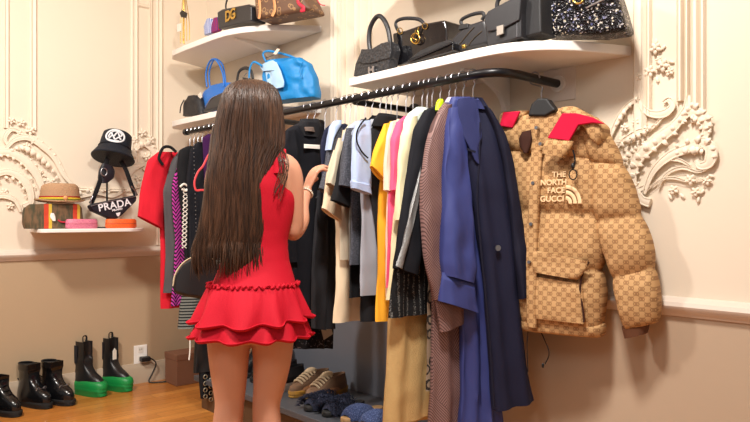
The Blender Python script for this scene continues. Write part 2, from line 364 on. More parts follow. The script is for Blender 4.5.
# ------------------------------------------------------------------ shoe platform
grey_m = mat('grey_laminate', (74, 76, 82), .45, var=.06)
PF, PT = 1.85, .19
r = root('shoe_platform', 'low grey shoe platform along the wall under the hanging clothes', 'platform', (2.1, 2.9, 0))
MB().box((PF, 2.0, PT-.03), (W-.03, 3.6, PT)).build('top', grey_m, r, bevel=.003)
MB().box((PF+.04, 2.02, 0), (PF+.06, 3.58, PT-.03)).build('front_board', mat('brown_front_board', (92, 66, 44), .6), r)
MB().box((W-.045, 2.0, PT), (W-.03, 3.6, .74)).build('shaded_dado_panel', mat('blue_grey_shade', (108, 112, 122), .35, var=.1, vscale=3.), r, bevel=.002)  # added board, its blue-grey stands for the dado in shadow behind the clothes
# ------------------------------------------------------------------ socket, cord, box
r = root('wall_socket', 'white double power socket low on the far wall', 'socket', PY(140, 354))
c = PY(140, 354); MB().box((c.x-.045, D-.012, c.z-.06), (c.x+.045, D-.004, c.z+.06)).build('cover_plate', mat('white_plastic', (236, 232, 226), .35), r, bevel=.003)
for s in (-1, 1):
    mb = MB(); mb.box((c.x-.018, D-.014, c.z+s*.03-.02), (c.x+.018, D-.011, c.z+s*.03+.02)); ot = mb.build('outlet', mat('ivory_plastic', (222, 216, 206), .4), r, bevel=.002)
    sl = MB(); sl.box((c.x-.008, D-.0148, c.z+s*.03-.004), (c.x-.005, D-.0138, c.z+s*.03+.009)); sl.box((c.x+.005, D-.0148, c.z+s*.03-.004), (c.x+.008, D-.0138, c.z+s*.03+.009)); sl.build('slot', blackplastic, ot)
r = root('power_cord', 'black plug and cord dropping from the white wall socket to the floor', 'cord', (c.x, D-.05, 0))
MB().box((c.x-.012, D-.06, c.z-.045), (c.x+.05, D-.013, c.z-.015)).build('plug', blackplastic, r, bevel=.006)
pt = [PY(146, 358, D-.05), PY(152, 359, D-.05), PY(156, 364, D-.05), PY(153, 372, D-.045), PY(149, 380, D-.05)]
pt[-1].z = .008; pt += [Vector((pt[-1].x+.05, D-.1, .006)), Vector((pt[-1].x+.14, D-.12, .006)), Vector((pt[-1].x+.22, D-.09, .006))]
MB().tube(cr(pt, 6), .005, 6).build('cable', mat('black_rubber', (22, 20, 20), .6), r)
bxm = mat('brown_cardboard', (124, 84, 62), .7, bump=.1, var=.1)
c = PY(165, 381, D-.10); x1 = PY(195, 370, D-.10).x
r = root('storage_box', 'plain brown box on the floor by the wall socket', 'box', ((c.x+x1)/2, D-.2, 0))
MB().box((c.x, D-.27, 0), (x1, D-.10, .17)).build('body', bxm, r, bevel=.004); MB().box((c.x-.003, D-.273, .165), (x1+.003, D-.097, .205)).build('lid', bxm, r, bevel=.004)
# ================================================================== GARMENTS
hang_m = mat('black_hanger', (24, 24, 26), .6)
class G:
    """one hanging garment; rows are (uL, vL, uR, vR) or (uL, vL, local_x_right) on the garment's own plane"""
    def __init__(s, name, label, cat, hook, phi=0., group='garments hanging on the rail', zbase=.3, hanger=True, hl=None, hlab=None, hz=None):
        s.y0 = yh(hook) if hook < 600 else hook-1000; ph = math.radians(phi)
        s.o = Vector((RX, s.y0, 0)); s.d = Vector((math.cos(ph), -math.sin(ph), 0)); s.n = Vector((math.sin(ph), math.cos(ph), 0))
        s.r = root(name, label, cat, (RX, s.y0, zbase), -ph, group); s.seed = rnd.random()*50
        s.pend = (hlab or hl) if hanger else None
    def L(s, u, v, y=0.): q = s.o+s.n*y; p = plane_pt(u, v, q, s.n); return (p-s.o).dot(s.d), p.z
    def P(s, x, y, z): return s.o+s.d*x+s.n*y+Vector((0, 0, z))
    def hanger(s, hl, neck, tl):
        z = RZ; h = root('clothes_hanger', hl, 'hanger', (RX, s.y0, z-.12), 0, 'hangers on the rail'); s.h = h
        hw = max(.05, min(.18, -tl[0]-.012)); zn = min(neck-.004, z-.05); zt = max(min(tl[1]-.006, zn-.01), zn-.12)
        pts = [s.P(-hw, 0, zt), s.P(-hw*.55, 0, lerp(zt, zn, .45)), s.P(-.02, 0, zn-.01), s.P(0, 0, zn), s.P(.02, 0, zn-.01), s.P(hw*.55, 0, lerp(zt, zn, .45)), s.P(hw, 0, zt)]
        MB().tube(cr(pts, 4), .009, 8, .6, s.n).build('bar', hang_m, h)
        hk = [s.P(0, 0, z-.10), s.P(0, 0, z-.045)]+[s.P(.021*math.sin(t), 0, z-.0+.0205*-math.cos(t)) for t in [PI*.12*k for k in range(1, 13)]]
        hk = [s.P(0, 0, zn), s.P(0, 0, z-.05), s.P(.008, 0, z-.033)]+[s.P(.0215*math.cos(t), 0, z+.0215*math.sin(t)) for t in [-PI*.45+PI*.12*k for k in range(0, 13)]]
        MB().tube(hk, .0019, 6).build('hook', chrome, h)
    def sheet(s, name, m, rows, t=.016, y=0., fold=.006, k=9., rough=.004, parent=None, n=44, cols=44, p=.75, hem=True, tt=None, sag=0.):
        R = []
        for row in rows:
            xl, zl = s.L(row[0], row[1], y)
            if len(row) == 4: xr, zr = s.L(row[2], row[3], y)
            else: xr, zr = row[2], zl
            R.append([xl, zl, xr, zr])
        if s.pend: s.hanger(s.pend, R[0][1], (R[1][0], R[1][1])); s.pend = None
        rr = []
        m_ = len(R)
        for i in range(n):
            q = i/(n-1)*(m_-1); a = min(int(q), m_-2); f = q-a; rr.append([lerp(A, B, f) for A, B in zip(R[a], R[a+1])])
        # light smoothing of the outline
        for _ in range(2):
            rr = [rr[0]]+[[(a+2*b+c)/4 for a, b, c in zip(rr[i-1], rr[i], rr[i+1])] for i in range(1, n-1)]+[rr[-1]]
        rings = []; sd = s.seed+len(name)*3.1+y*90
        def ring(i, sh=1., dz=0.):
            xl, zl, xr, zr = rr[i]; g = i/(n-1); out = []; wd = abs(xr-xl)
            th = t*(.55+.45*min(1, g*4))*sh
            for j in range(cols):
                a = 2*PI*j/cols; cx = math.copysign(abs(math.cos(a))**p, math.cos(a)); sy = math.copysign(abs(math.sin(a))**p, math.sin(a))
                e = .5+.5*cx; x = lerp(xl, xr, e); z = lerp(zl, zr, e)+dz
                fd = fold*(.25+.75*g)*math.sin(2*PI*k*(x-xl)/max(.12, .35)*.35+sd+1.6*noise.noise(Vector((x*5, z*1.3, sd))))
                ns = rough*2.2*noise.noise(Vector((x*9, z*5+sd, sy*1.3+sd)))+rough*1.1*noise.noise(Vector((x*26, z*15+sd, sy*2)))
                yy = y+th*sy+fd+ns+rough*1.6*(.3+.7*g)*noise.noise(Vector((x*24+z*3, z*2.2+sd, 1.)))
                out.append(s.P(x+rough*.8*noise.noise(Vector((z*8, sd, cx*2))), yy, z+sag*math.sin(e*PI)*g))
            return out
        rings = [ring(i) for i in range(n)]
        if hem: rings.append(ring(n-1, .45, .001)); rings.append(ring(n-2, .35, .006))
        return MB().rings(rings).build(name, m, parent or s.r, angle=60)
    def cord(s, name, m, pts, r, y=0., parent=None, flat=1., seg=8):
        return MB().tube(cr([s.P(s.L(u, v, y)[0], y, s.L(u, v, y)[1]) for u, v in pts], 5), r, seg, flat, s.n).build(name, m, parent or s.r)
    def poly(s, name, m, pts, y, th, parent=None, bevel=0., ncol=0):
        q = [s.P(s.L(u, v, y)[0], y, s.L(u, v, y)[1]) for u, v in pts]
        return MB().prism(q, s.n*th).build(name, m, parent or s.r, smooth=bevel > 0, bevel=bevel)
def stripes(c2, freq, axis='z', duty=.5, wob=0.):
    def f(T, O, b):
        x, y, z = T.xyz(O)[:3]; t = {'z': z, 'x': x, 'y': y}[axis]
        if wob: t = T.m('ADD', t, T.m('MULTIPLY', T.noise(O, 8.), wob))
        s = T.m('FRACT', T.m('MULTIPLY', t, freq)); return (T.mix(T.m('LESS_THAN', s, duty), b, lin(c2)),)
    return f
def chevron(c2, freq, zig, duty=.5):
    def f(T, O, b):
        x, y, z = T.xyz(O)[:3]; w = T.m('PINGPONG', x, zig); s = T.m('FRACT', T.m('MULTIPLY', T.m('ADD', z, T.m('MULTIPLY', w, 1.3)), freq))
        return (T.mix(T.m('LESS_THAN', s, duty), b, lin(c2)),)
    return f
def robe_fn(T, O, b):
    x, y, z = T.xyz(O)[:3]
    n = T.noise(T.scale(O, (1, .2, 1)), 3.2, 0.)
    big = T.m('GREATER_THAN', T.m('FRACT', T.m('MULTIPLY', T.m('ADD', x, T.m('MULTIPLY', z, .8)), 4.3)), .5)
    w1 = T.m('FRACT', T.m('MULTIPLY', T.m('ADD', T.m('ADD', T.m('MULTIPLY', x, 1.2), z), T.m('MULTIPLY', n, .10)), 95.))
    w2 = T.m('FRACT', T.m('MULTIPLY', T.m('ADD', T.m('SUBTRACT', T.m('MULTIPLY', z, .8), T.m('MULTIPLY', x, 1.5)), T.m('MULTIPLY', n, .10)), 95.))
    s = T.m('ADD', T.m('MULTIPLY', big, w1), T.m('MULTIPLY', T.m('SUBTRACT', 1., big), w2))
    return (T.mix(T.m('LESS_THAN', s, .42), b, lin((84, 58, 56))),)
def tweed_fn(T, O, b):
    x, y, z = T.xyz(O)[:3]
    l = T.m('FRACT', T.m('MULTIPLY', T.m('ADD', x, T.m('MULTIPLY', T.noise(O, 12.), .02)), 38.)); n = T.noise(T.scale(O, (1, 1, 1.6)), 160., 2.)
    f = T.m('MULTIPLY', T.m('LESS_THAN', l, .3), T.step(n, .45, .62)); return (T.mix(T.m('MULTIPLY', f, .55), b, lin((150, 150, 146))), n)
def floral_fn(T, O, b):
    v = T.vor(T.scale(O, (1, .2, 1)), 22.); n = T.noise(O, 60., 3.); s = T.m('ABSOLUTE', T.m('SUBTRACT', T.m('ADD', v, T.m('MULTIPLY', n, .3)), .5))
    return (T.mix(T.m('LESS_THAN', s, .09), b, lin((46, 42, 40))),)
def speck_fn(c2, sc=90., th=.62):
    def f(T, O, b): n = T.noise(O, sc, 2.); return (T.mix(T.step(n, th, th+.08), b, lin(c2)), n)
    return f
navy = cloth('navy_wool', (28, 30, 54), rough=.75); navydk = cloth('dark_navy_wool', (24, 25, 44), rough=.75)
royal = cloth('royal_blue_satin_cotton', (50, 60, 122), rough=.6, spec=.5, bump=.1, bscale=40.)
royal2 = cloth('slate_blue_lining', (46, 52, 98), rough=.7)
robe = cloth('mauve_maze_weave', (138, 108, 104), rough=.55, spec=.4, fn=robe_fn)
lav = cloth('lavender_silk', (178, 172, 206), rough=.5)
tweed = cloth('black_boucle_tweed', (26, 26, 28), fn=tweed_fn, bump=.8)
blackc = cloth('black_cotton', (24, 24, 27)); blackc2 = cloth('washed_black_cotton', (36, 36, 40)); blackw = cloth('black_wool', (20, 21, 28), rough=.85)
satin = mat('silver_brocade_trim', (150, 150, 150), .35, .4, bump=.6, bscale=160., var=.3, vscale=90.)
linen = cloth('straw_linen', (200, 168, 114), var=.08, vscale=30., bump=.6, bscale=200.)
cream = cloth('pale_cream_cotton', (236, 224, 182), var=.04); creamw = cloth('oat_crepe', (230, 208, 176), var=.05)
mint = cloth('pale_mint_cotton', (216, 228, 214), var=.04)
pink = cloth('coral_pink_cotton', (244, 92, 132), var=.1); peach = cloth('pale_peach_cotton', (246, 214, 190), var=.06)
yellow = cloth('amber_yellow_jersey', (244, 176, 50), var=.04)
sky = cloth('light_blue_cotton', (176, 196, 232), var=.05, rough=.6); silver = cloth('silver_grey_satin', (160, 164, 174), rough=.5)
charcoal = cloth('charcoal_denim', (62, 64, 72), fn=speck_fn((96, 98, 108), 260., .5)); tan = cloth('sand_twill', (200, 188, 166))
greyblue = cloth('pale_grey_blue_twill', (164, 172, 190)); navyd = cloth('navy_denim', (34, 38, 60))
# ---- 1 navy coat
HG = 'hanger with silver hook, '
g = G('long_coat', 'long dark navy coat nearest on the rail beside the monogram jacket', 'coat', 473, 26, hlab='black '+HG+'holding the long navy coat nearest the bend', zbase=.55)
navy_y = g.y0
g.sheet('body', navy, [(466,98,482,98),(458,105,493,118),(458,122,503,138),(463,150,511,168),(469,185,515,205),(475,215,517,240),(480,250,519,275),(484,285,520,305),(487,330,523,335),(490,370,528,372),(493,410,534,400)], t=.03, y=0, fold=.012, k=12)
g.sheet('sleeve', navydk, [(484,106,492,113),(494,130,505,135),(502,160,513,165),(508,200,519,200),(512,240,525,240),(515,270,531,268),(518,299,535,291)], t=.026, y=-.03, fold=.005, k=6)
g.sheet('lapel', royal2, [(458,99,474,97),(456,108,478,108),(459,122,480,121),(464,138,482,137),(468,146,478,149),(474,160,479,165)], t=.004, y=-.036, fold=.0, rough=.002)
g.poly('lapel_notch', navydk, [(467,148),(476,151),(475,153),(467,150)], -.043, .002)
g.sheet('collar', royal2, [(460,97,477,98),(459,101,481,103),(461,107,484,110)], t=.02, y=-.01, fold=0)
g.cord('front_edge', navydk, [(480,122),(479,160),(477,200),(481,250),(486,300),(491,360),(494,408)], .004, -.034)
x, z = g.L(498, 248, -.04); MB().tube([g.P(x, -.042, z), g.P(x, -.036, z)], .011, 12).build('button', chrome, g.r)
# ---- 2 royal blue shirt dress
g = G('shirt_dress', 'royal blue long shirt dress with a wide cuffed sleeve, left of the dark navy coat', 'dress', 463, 14, hlab='black '+HG+'holding the royal blue shirt dress', zbase=.4)
g.sheet('body', royal, [(453,102,470,100),(449,112,486,116),(447,150,492,150),(448,200,492,200),(453,260,492,260),(461,330,494,330),(461,380,496,380),(459,426,500,420)], t=.028, fold=.012, k=14)
sl = g.sheet('sleeve', royal, [(450,108,462,106),(446,130,464,128),(443,165,466,163),(442,200,470,200),(441,240,473,245),(441,262,475,268),(443,275,472,283)], t=.03, y=-.05, fold=.007, k=10, rough=.006)
g.sheet('cuff', royal, [(442,272,473,281),(441,286,475,297),(440,301,478,313)], t=.026, y=-.055, fold=.002, parent=sl)
g.sheet('collar', royal, [(452,97,470,97),(450,104,474,106),(448,113,478,118)], t=.018, y=-.012, fold=0)
# ---- 3 mauve robe
g = G('kimono_robe', 'mauve brown robe woven with a fine maze pattern, falling to the floor', 'robe', 455, 5, hlab='slim '+HG+'holding the mauve maze patterned robe', zbase=.3)
g.sheet('body', robe, [(446,101,459,99),(438,112,464,110),(432,140,468,140),(428,180,468,180),(428,230,470,230),(432,290,470,290),(433,340,472,340),(432,380,472,380),(430,426,472,424)], t=.02, fold=.010, k=12)
sl = g.sheet('sleeve', robe, [(440,108,450,104),(431,128,450,122),(425,150,451,148),(421,180,450,180),(421,215,449,215),(423,245,452,245),(427,275,456,275),(434,300,460,298)], t=.026, y=-.04, fold=.004)
g.sheet('cuff', robe, [(435,298,460,297),(437,310,462,308),(440,332,463,322)], t=.022, y=-.04, fold=.002, parent=sl)
g.sheet('collar', lav, [(449,97,465,99),(446,102,468,103),(450,109,468,108)], t=.016, y=-.01, fold=0)
# ---- 4 floral dress
floral = cloth('taupe_floral_voile', (150, 134, 116), fn=floral_fn)
g = G('floral_dress', 'taupe sheer dress with black floral print showing beside the maze patterned robe', 'dress', 449, 0, hlab='slim '+HG+'holding the taupe floral dress', zbase=.5)
g.sheet('body', floral, [(443,104,.05),(438,120,.15),(434,160,.16),(430,220,.18),(428,280,.19),(426,310,.2),(425,350,.2),(425,391,.2)], t=.014)
# ---- 5 black tweed jacket
g = G('tweed_jacket', 'black textured tweed jacket with silver brocade trim and a neon yellow tag', 'jacket', 440, 0, hlab='clear '+HG+'holding the black tweed jacket', zbase=.75)
g.sheet('body', tweed, [(434,106,.05),(424,113,.14),(412,140,.18),(406,180,.19),(400,220,.2),(395,260,.2),(390,300,.2),(389,318,.2)], t=.022, fold=.008)
sl = g.sheet('sleeve', blackw, [(426,110,434,108),(415,130,434,126),(410,160,431,158),(404,200,425,200),(400,235,421,240),(396,268,416,276)], t=.024, y=-.035, fold=.003)
g.sheet('brocade_trim', satin, [(426,148,429,149),(419,175,423,176),(412,205,417,207),(406,232,411,235),(397,266,403,269)], t=.006, y=-.062, fold=0, parent=sl, cols=12)
g.sheet('size_tag', mat('neon_yellow_plastic', (206, 240, 30), .4, var=.02), [(439,99,442,99),(437,103,443,104),(436,110,441,113)], t=.012, y=-.03, fold=0, rough=0, cols=16)
# ---- 6 black cardigan
g = G('cardigan', 'plain black cardigan whose hem hangs lower than the tweed jacket', 'cardigan', 432, 0, hlab='black velvet '+HG+'holding the black cardigan', zbase=.65)
g.sheet('body', blackc, [(428,108,.05),(420,118,.14),(416,160,.16),(413,220,.18),(411,280,.2),(411,342,.2)], t=.016)
# ---- 7 linen trousers dress
g = G('linen_trousers', 'long straw coloured linen trousers hanging below the tweed jacket', 'trousers', 427, 0, hlab='black clip '+HG+'holding the straw linen trousers', zbase=.25)
g.sheet('leg', linen, [(415,180,.08),(404,240,.09),(396,280,.1),(389,318,.1),(387,360,.1),(385,390,.09),(384,426,.08)], t=.03, fold=.012, k=10, y=-.02)
g.sheet('leg', linen, [(418,180,.15),(408,240,.17),(400,300,.19),(397,360,.19),(394,426,.17)], t=.028, fold=.012, k=10, y=.03)
# ---- 8 cream shirt
g = G('shirt', 'pale cream and mint long shirt left of the black tweed jacket', 'shirt', 422, 0, hlab='black wide '+HG+'holding the cream and mint shirt', zbase=.8)
g.sheet('body', cream, [(416,112,.04),(406,124,.15),(402,150,.18),(399,180,.19),(396,210,.2),(393,240,.2),(390,270,.2),(387,300,.2)], t=.02, fold=.005)
g.sheet('shoulder_yoke', mint, [(417,107,.05),(409,113,.10),(404,122,.15),(401,142,.16)], t=.026, y=-.002, fold=0)
g.sheet('sleeve', cream, [(409,117,417,116),(402,135,414,134),(398,160,414,160),(397,190,412,190),(395,220,408,220)], t=.02, y=-.03, fold=.003)
# ---- 9 pink
g = G('blouse', 'coral pink blouse showing as a bright strip beside the cream and mint shirt', 'blouse', 413, 0, hlab='black '+HG+'holding the coral pink blouse', zbase=.8)
g.sheet('body', pink, [(404,116,.05),(396,124,.15),(393,150,.18),(391,180,.19),(389,210,.2),(388,250,.2),(387,288,.2)], t=.018, fold=.005)
g.sheet('sleeve', pink, [(397,122,404,120),(392,140,402,140),(391,160,402,160),(390,190,400,190)], t=.018, y=-.026)
# ---- 10 peach tee
g = G('top', 'pale peach short sleeved top between the pink blouse and amber T-shirt', 'top', 406, 0, hlab='white '+HG+'holding the pale peach top', zbase=.9)
g.sheet('body', peach, [(398,119,.05),(391,127,.14),(388,150,.17),(387,190,.18),(386,240,.18),(385,297,.18)], t=.014)
g.sheet('sleeve', peach, [(391,122,398,120),(386,138,396,138),(384,162,395,163),(384,190,392,193)], t=.018, y=-.022)
# ---- 11 yellow tee
g = G('t_shirt', 'long amber yellow T-shirt with a wide short sleeve', 'T-shirt', 397, 0, hlab='silver wire '+HG+'holding the amber yellow T-shirt', zbase=.8)
g.sheet('body', yellow, [(391,121,.05),(386,130,.14),(383,160,.16),(380,190,.17),(379,230,.17),(378,280,.17),(377,322,.17)], t=.016, fold=.006)
g.sheet('sleeve', yellow, [(384,124,394,122),(379,138,393,138),(374,152,390,158),(370,166,384,181)], t=.022, y=-.028, fold=.003)
# ---- 12..15 black tops, blue shirt
g = G('cropped_jacket', 'black cropped jacket left of the amber yellow T-shirt', 'jacket', 391, 0, hlab='black '+HG+'holding the black cropped jacket', zbase=.9)
g.sheet('body', blackc2, [(383,117,.05),(374,124,.14),(366,140,.17),(366,165,.17),(370,190,.17),(374,215,.17),(378,250,.17),(379,300,.17)], t=.016, fold=.005)
g.sheet('collar', blackc, [(379,113,.07),(374,119,.10),(372,126,.10)], t=.022, y=-.004, fold=0)
g = G('shirt', 'light blue shirt with a short turned cuff sleeve between black tops', 'shirt', 386, 0, hlab='black '+HG+'holding the light blue shirt', zbase=.9)
g.sheet('body', silver, [(372,119,.04),(364,127,.12),(361,160,.14),(362,190,.14),(362,230,.14),(361,265,.15),(361,296,.15)], t=.016, fold=.006)
sl = g.sheet('sleeve', sky, [(356,122,370,120),(353,140,370,140),(352,165,369,165),(352,183,370,187)], t=.024, y=-.03, fold=.003)
g.sheet('cuff', sky, [(351,180,370,184),(352,188,371,195)], t=.027, y=-.03, fold=0, parent=sl, cols=24)
g.cord('dark_neck_binding', blackc, [(366,118),(361,124),(357,132),(357,142),(362,152),(368,158)], .0035, -.06)
g = G('dress', 'plain black dress hanging below the light blue shirt', 'dress', 380, 0, hlab='black '+HG+'holding the plain black dress', zbase=.7)
g.sheet('body', blackc, [(372,115,.05),(365,122,.13),(361,150,.16),(361,200,.16),(361,260,.17),(361,322,.17)], t=.014)
g = G('jacket', 'charcoal jacket with pale grey blue shoulder and a sand sleeve', 'jacket', 372, 0, hlab='black '+HG+'holding the charcoal and sand jacket', zbase=.75)
g.sheet('body', charcoal, [(362,119,.04),(354,125,.12),(350,150,.14),(350,190,.15),(350,240,.16),(349,265,.16)], t=.016)
g.sheet('shoulder_yoke', greyblue, [(356,121,364,120),(350,126,361,126),(346,134,353,133),(344,141,349,140)], t=.02, y=-.012, fold=0)
g.sheet('sleeve', charcoal, [(347,128,356,128),(344,145,354,147),(342,165,353,168),(340,185,352,188)], t=.02, y=-.022)
g = G('boxy_t_shirt', 'boxy black T-shirt with a wide elbow sleeve hanging over cream cloth', 'T-shirt', 365, 0, hlab='black '+HG+'holding the boxy black T-shirt', zbase=.8)
g.sheet('body', blackc, [(357,122,.04),(350,130,.12),(348,160,.14),(349,200,.15),(350,250,.15),(349,298,.15)], t=.014)
g.sheet('sleeve', blackc, [(345,140,354,140),(340,160,354,160),(336,180,355,184),(331,200,354,209)], t=.024, y=-.026, fold=.003)
g.sheet('grey_panel', cloth('grey_suede_panel', (98, 96, 92)), [(350,205,353,205),(349,235,352,235),(349,262,352,262)], t=.006, y=-.03, cols=12)
g = G('sand_shirt', 'sand coloured twill shirt with its short sleeve beside the raised hand', 'shirt', 356, 0, hlab='black '+HG+'holding the sand twill shirt', zbase=.8)
g.sheet('body', tan, [(349,124,.03),(343,132,.1),(340,160,.12),(340,200,.12),(341,260,.12)], t=.014)
g.sheet('sleeve', tan, [(339,138,345,138),(334,155,343,155),(330,172,341,174),(327,183,339,189)], t=.02, y=-.022)
g = G('crepe_dress', 'long oat cream dress with loose sleeve hanging below the dark shirts', 'dress', 350, 0, hlab='black '+HG+'holding the oat cream dress', zbase=.7)
g.sheet('body', creamw, [(343,130,.03),(337,150,.1),(335,200,.13),(337,240,.14),(336,280,.15),(333,323,.17)], t=.02, fold=.008)
g.sheet('sleeve', creamw, [(334,150,342,150),(329,172,342,174),(324,196,342,202),(322,208,340,222)], t=.02, y=-.024)
g = G('denim_shirt', 'navy denim shirt with pale shoulder next to the shopper\'s fingers', 'shirt', 345, 0, hlab='black '+HG+'holding the navy denim shirt', zbase=.8)
g.sheet('body', navyd, [(341,124,.02),(335,132,.08),(331,160,.1),(333,200,.1),(336,235,.1)], t=.014)
g.sheet('sleeve', charcoal, [(333,128,342,128),(328,145,338,148),(325,165,333,170),(320,188,328,195)], t=.018, y=-.02)
g.sheet('shoulder_yoke', sky, [(334,121,341,120),(330,127,339,127),(328,138,332,138),(327,150,329,150)], t=.02, y=-.03, fold=0, cols=20)
g = G('navy_blouse', 'small navy blouse just above the shopper\'s raised hand', 'blouse', 336, 0, hlab='black '+HG+'holding the small navy blouse', zbase=.9)
g.sheet('body', navyd, [(332,123,.03),(324,130,.10),(320,145,.12),(322,180,.12),(325,215,.12)], t=.018)
# ---- right of the shopper: black coat, trousers, lace skirt
g = G('black_coat', 'black wool coat with white neck label right of the shopper', 'coat', 314, 10, hlab='black shaped '+HG+'holding the black coat with white label', zbase=.7)
g.sheet('body', blackw, [(300,122,318,120),(286,130,326,130),(282,160,326,165),(281,200,326,210),(281,250,324,260),(281,300,322,310)], t=.035, fold=.01)
g.sheet('collar', blackc2, [(300,119,318,119),(298,126,321,127),(303,136,318,138)], t=.02, y=-.028, fold=0)
g.sheet('sleeve', blackw, [(285,131,296,130),(279,150,297,150),(277,190,297,190),(278,230,296,230),(280,262,297,262)], t=.03, y=-.04)
g.sheet('neck_opening', cloth('taupe_lining', (112, 96, 88)), [(304,127,314,127),(305,131,315,132)], t=.006, y=-.056, cols=16)
wl = g.sheet('neck_label', mat('white_label', (232, 228, 220), .7), [(304,144,320,145),(304,148,320,149)], t=.003, y=-.054, fold=0, rough=0, cols=20)
blk_o = g
g = G('wide_trousers', 'black wide trousers hanging straight down left of the oat cream dress', 'trousers', 325, 0, hlab='black clip '+HG+'holding the black wide trousers', zbase=.5)
g.sheet('waistband', blackc2, [(318,190,335,190),(317,198,336,199)], t=.02, fold=0, cols=24)
g.sheet('leg', blackc2, [(317,198,326,198),(314,230,327,230),(312,280,326,280),(311,328,325,330)], t=.02, y=-.01)
g.sheet('leg', blackc2, [(324,198,336,198),(325,230,336,230),(324,280,336,280),(322,329,334,328)], t=.02, y=.012)
lace = cloth('black_lace', (20, 20, 24), fn=speck_fn((120, 116, 120), 70., .60), rough=.6)
g = G('lace_skirt', 'black skirt speckled with pale lace pattern behind the red ruffles', 'skirt', 307, 0, hlab='black clip '+HG+'holding the black lace skirt', zbase=.5)
g.sheet('body', lace, [(288,280,325,282),(284,300,328,302),(282,325,332,325),(280,348,331,348)], t=.03, fold=.012, k=16)
g.poly('paper_label', mat('kraft_label', (190, 178, 160), .8), [(321,328),(331,327),(333,334),(324,340)], -.06, .002)
# ---- left end of the rail
redc = cloth('scarlet_jersey', (206, 30, 48), var=.05)
g = G('red_dress', 'red short sleeved dress at the far end of the rail beside the small hat shelf', 'dress', 190, 0, hlab='black '+HG+'holding the red dress at the far end', zbase=.5)
g.sheet('body', redc, [(172,152,.0),(160,158,.06),(158,180,.1),(160,220,.12),(161,260,.14),(161,309,.17)], t=.024, fold=.008)
g.sheet('sleeve', redc, [(158,152,172,152),(148,160,168,168),(142,185,165,190),(138,216,162,229)], t=.035, y=-.03, fold=.004)
hz = [(163, 165), (159, 158), (163, 148), (170, 147), (176, 152)]
g = G('grey_vest', 'charcoal vest hanging in front of the red dress', 'vest', 194, 0, hlab='curved black '+HG+'holding the charcoal vest', zbase=.6)
g.sheet('body', cloth('charcoal_jersey', (84, 82, 84)), [(180,150,.0),(172,160,.04),(166,180,.07),(162,192,.09),(165,220,.12),(166,260,.14),(164,293,.16)], t=.02)
g.cord('strap', blackc, hz, .009, -.03)
mg = cloth('magenta_chevron_knit', (28, 24, 32), fn=chevron((190, 60, 160), 42., .03, .5))
g = G('chevron_dress', 'black and magenta chevron striped knit dress near the rail end', 'dress', 198, 0, hlab='thin black '+HG+'holding the magenta chevron dress', zbase=.5)
g.sheet('body', mg, [(186,150,.0),(180,160,.04),(173,180,.06),(171,200,.08),(175,240,.1),(173,280,.12),(170,306,.16)], t=.02)
g = G('laced_top', 'black top with white lacing down its side at the far rail end', 'top', 202, 0, hlab='black '+HG+'holding the laced black top', zbase=.6)
g.sheet('body', blackc, [(188,146,.0),(180,150,.05),(177,170,.07),(180,200,.08),(184,240,.1),(185,300,.12)], t=.024, y=.0)
lace_w = mat('white_cord', (230, 224, 214), .8)
z_ = []
for i in range(15): z_.append((181.5+(i % 2)*4.5+i*-.12+2, 188+i*4.3))
g.cord('white_lacing', lace_w, z_, .0032, -.045); g.cord('white_lacing', lace_w, [(a+(-4.5 if i % 2 else 4.5), b) for i, (a, b) in enumerate(z_)], .0032, -.05)
g.cord('white_bow', lace_w, [(180,187),(184,184),(188,187),(186,191),(182,189)], .006, -.055)
g = G('zip_jacket', 'black jacket with a beaded front edge left of the long brown hair', 'jacket', 207, 0, hlab='black '+HG+'holding the black jacket with beaded edge', zbase=.7)
g.sheet('body', blackw, [(197,142,.02),(190,150,.06),(187,180,.09),(189,220,.1),(189,270,.12)], t=.026)
bd = MB()
for i in range(22): x, z = g.L(191+.12*i, 149+i*4.1); bd.ell(g.P(x, -.034, z), .0035, None, 6, 4)
bd.build('beaded_edge', chrome, g.r)
g = G('purple_scarf_top', 'deep purple top peeking out at the far end of the rail', 'top', 212, 0, hlab='black '+HG+'holding the deep purple top', zbase=.9)
g.sheet('body', cloth('deep_purple_velvet', (58, 20, 70)), [(208,134,.0),(203,138,.04),(203,150,.06),(205,180,.08)], t=.03)
grs = cloth('grey_stripe_knit', (120, 122, 116), fn=stripes((34, 36, 36), 60., 'z', .5))
g = G('striped_skirt', 'grey and black striped knit skirt under the dome handbag', 'skirt', 216, 0, hlab='black clip '+HG+'holding the grey striped skirt', zbase=.5)
g.sheet('body', grs, [(192,250,.05),(186,280,.1),(181,305,.14),(179,329,.18)], t=.03, fold=.01)
g = G('leather_skirt', 'black skirt whose hem of round eyelets shows under the red ruffles', 'skirt', 222, 0, hlab='black clip '+HG+'holding the eyelet hem skirt', zbase=.4)
g.sheet('body', mat('black_leather', (20, 20, 22), .4, bump=.2), [(200,300,.05),(196,340,.09),(194,373,.12)], t=.03, fold=.008)
eye = g.sheet('eyelet_hem', blackc, [(199,370,.10),(200,385,.10),(201,399,.09)], t=.02, fold=.003)
eb = MB()
for i in range(3):
    for j in range(4):
        x, z = g.L(203+i*5.5, 376+j*6.5+(i % 2)*3); c = g.P(x, -.028, z)
        eb.tube([c+g.d*.011*math.cos(t)+Vector((0, 0, .011*math.sin(t))) for t in [k*PI/6 for k in range(12)]], .0028, 6, closed=True)
eb.build('eyelets', mat('pale_brass', (200, 190, 165), .3, .9), g.r)
g.cord('hang_strap', lace_w, [(190,338),(190,350),(189,360)], .004, -.04)
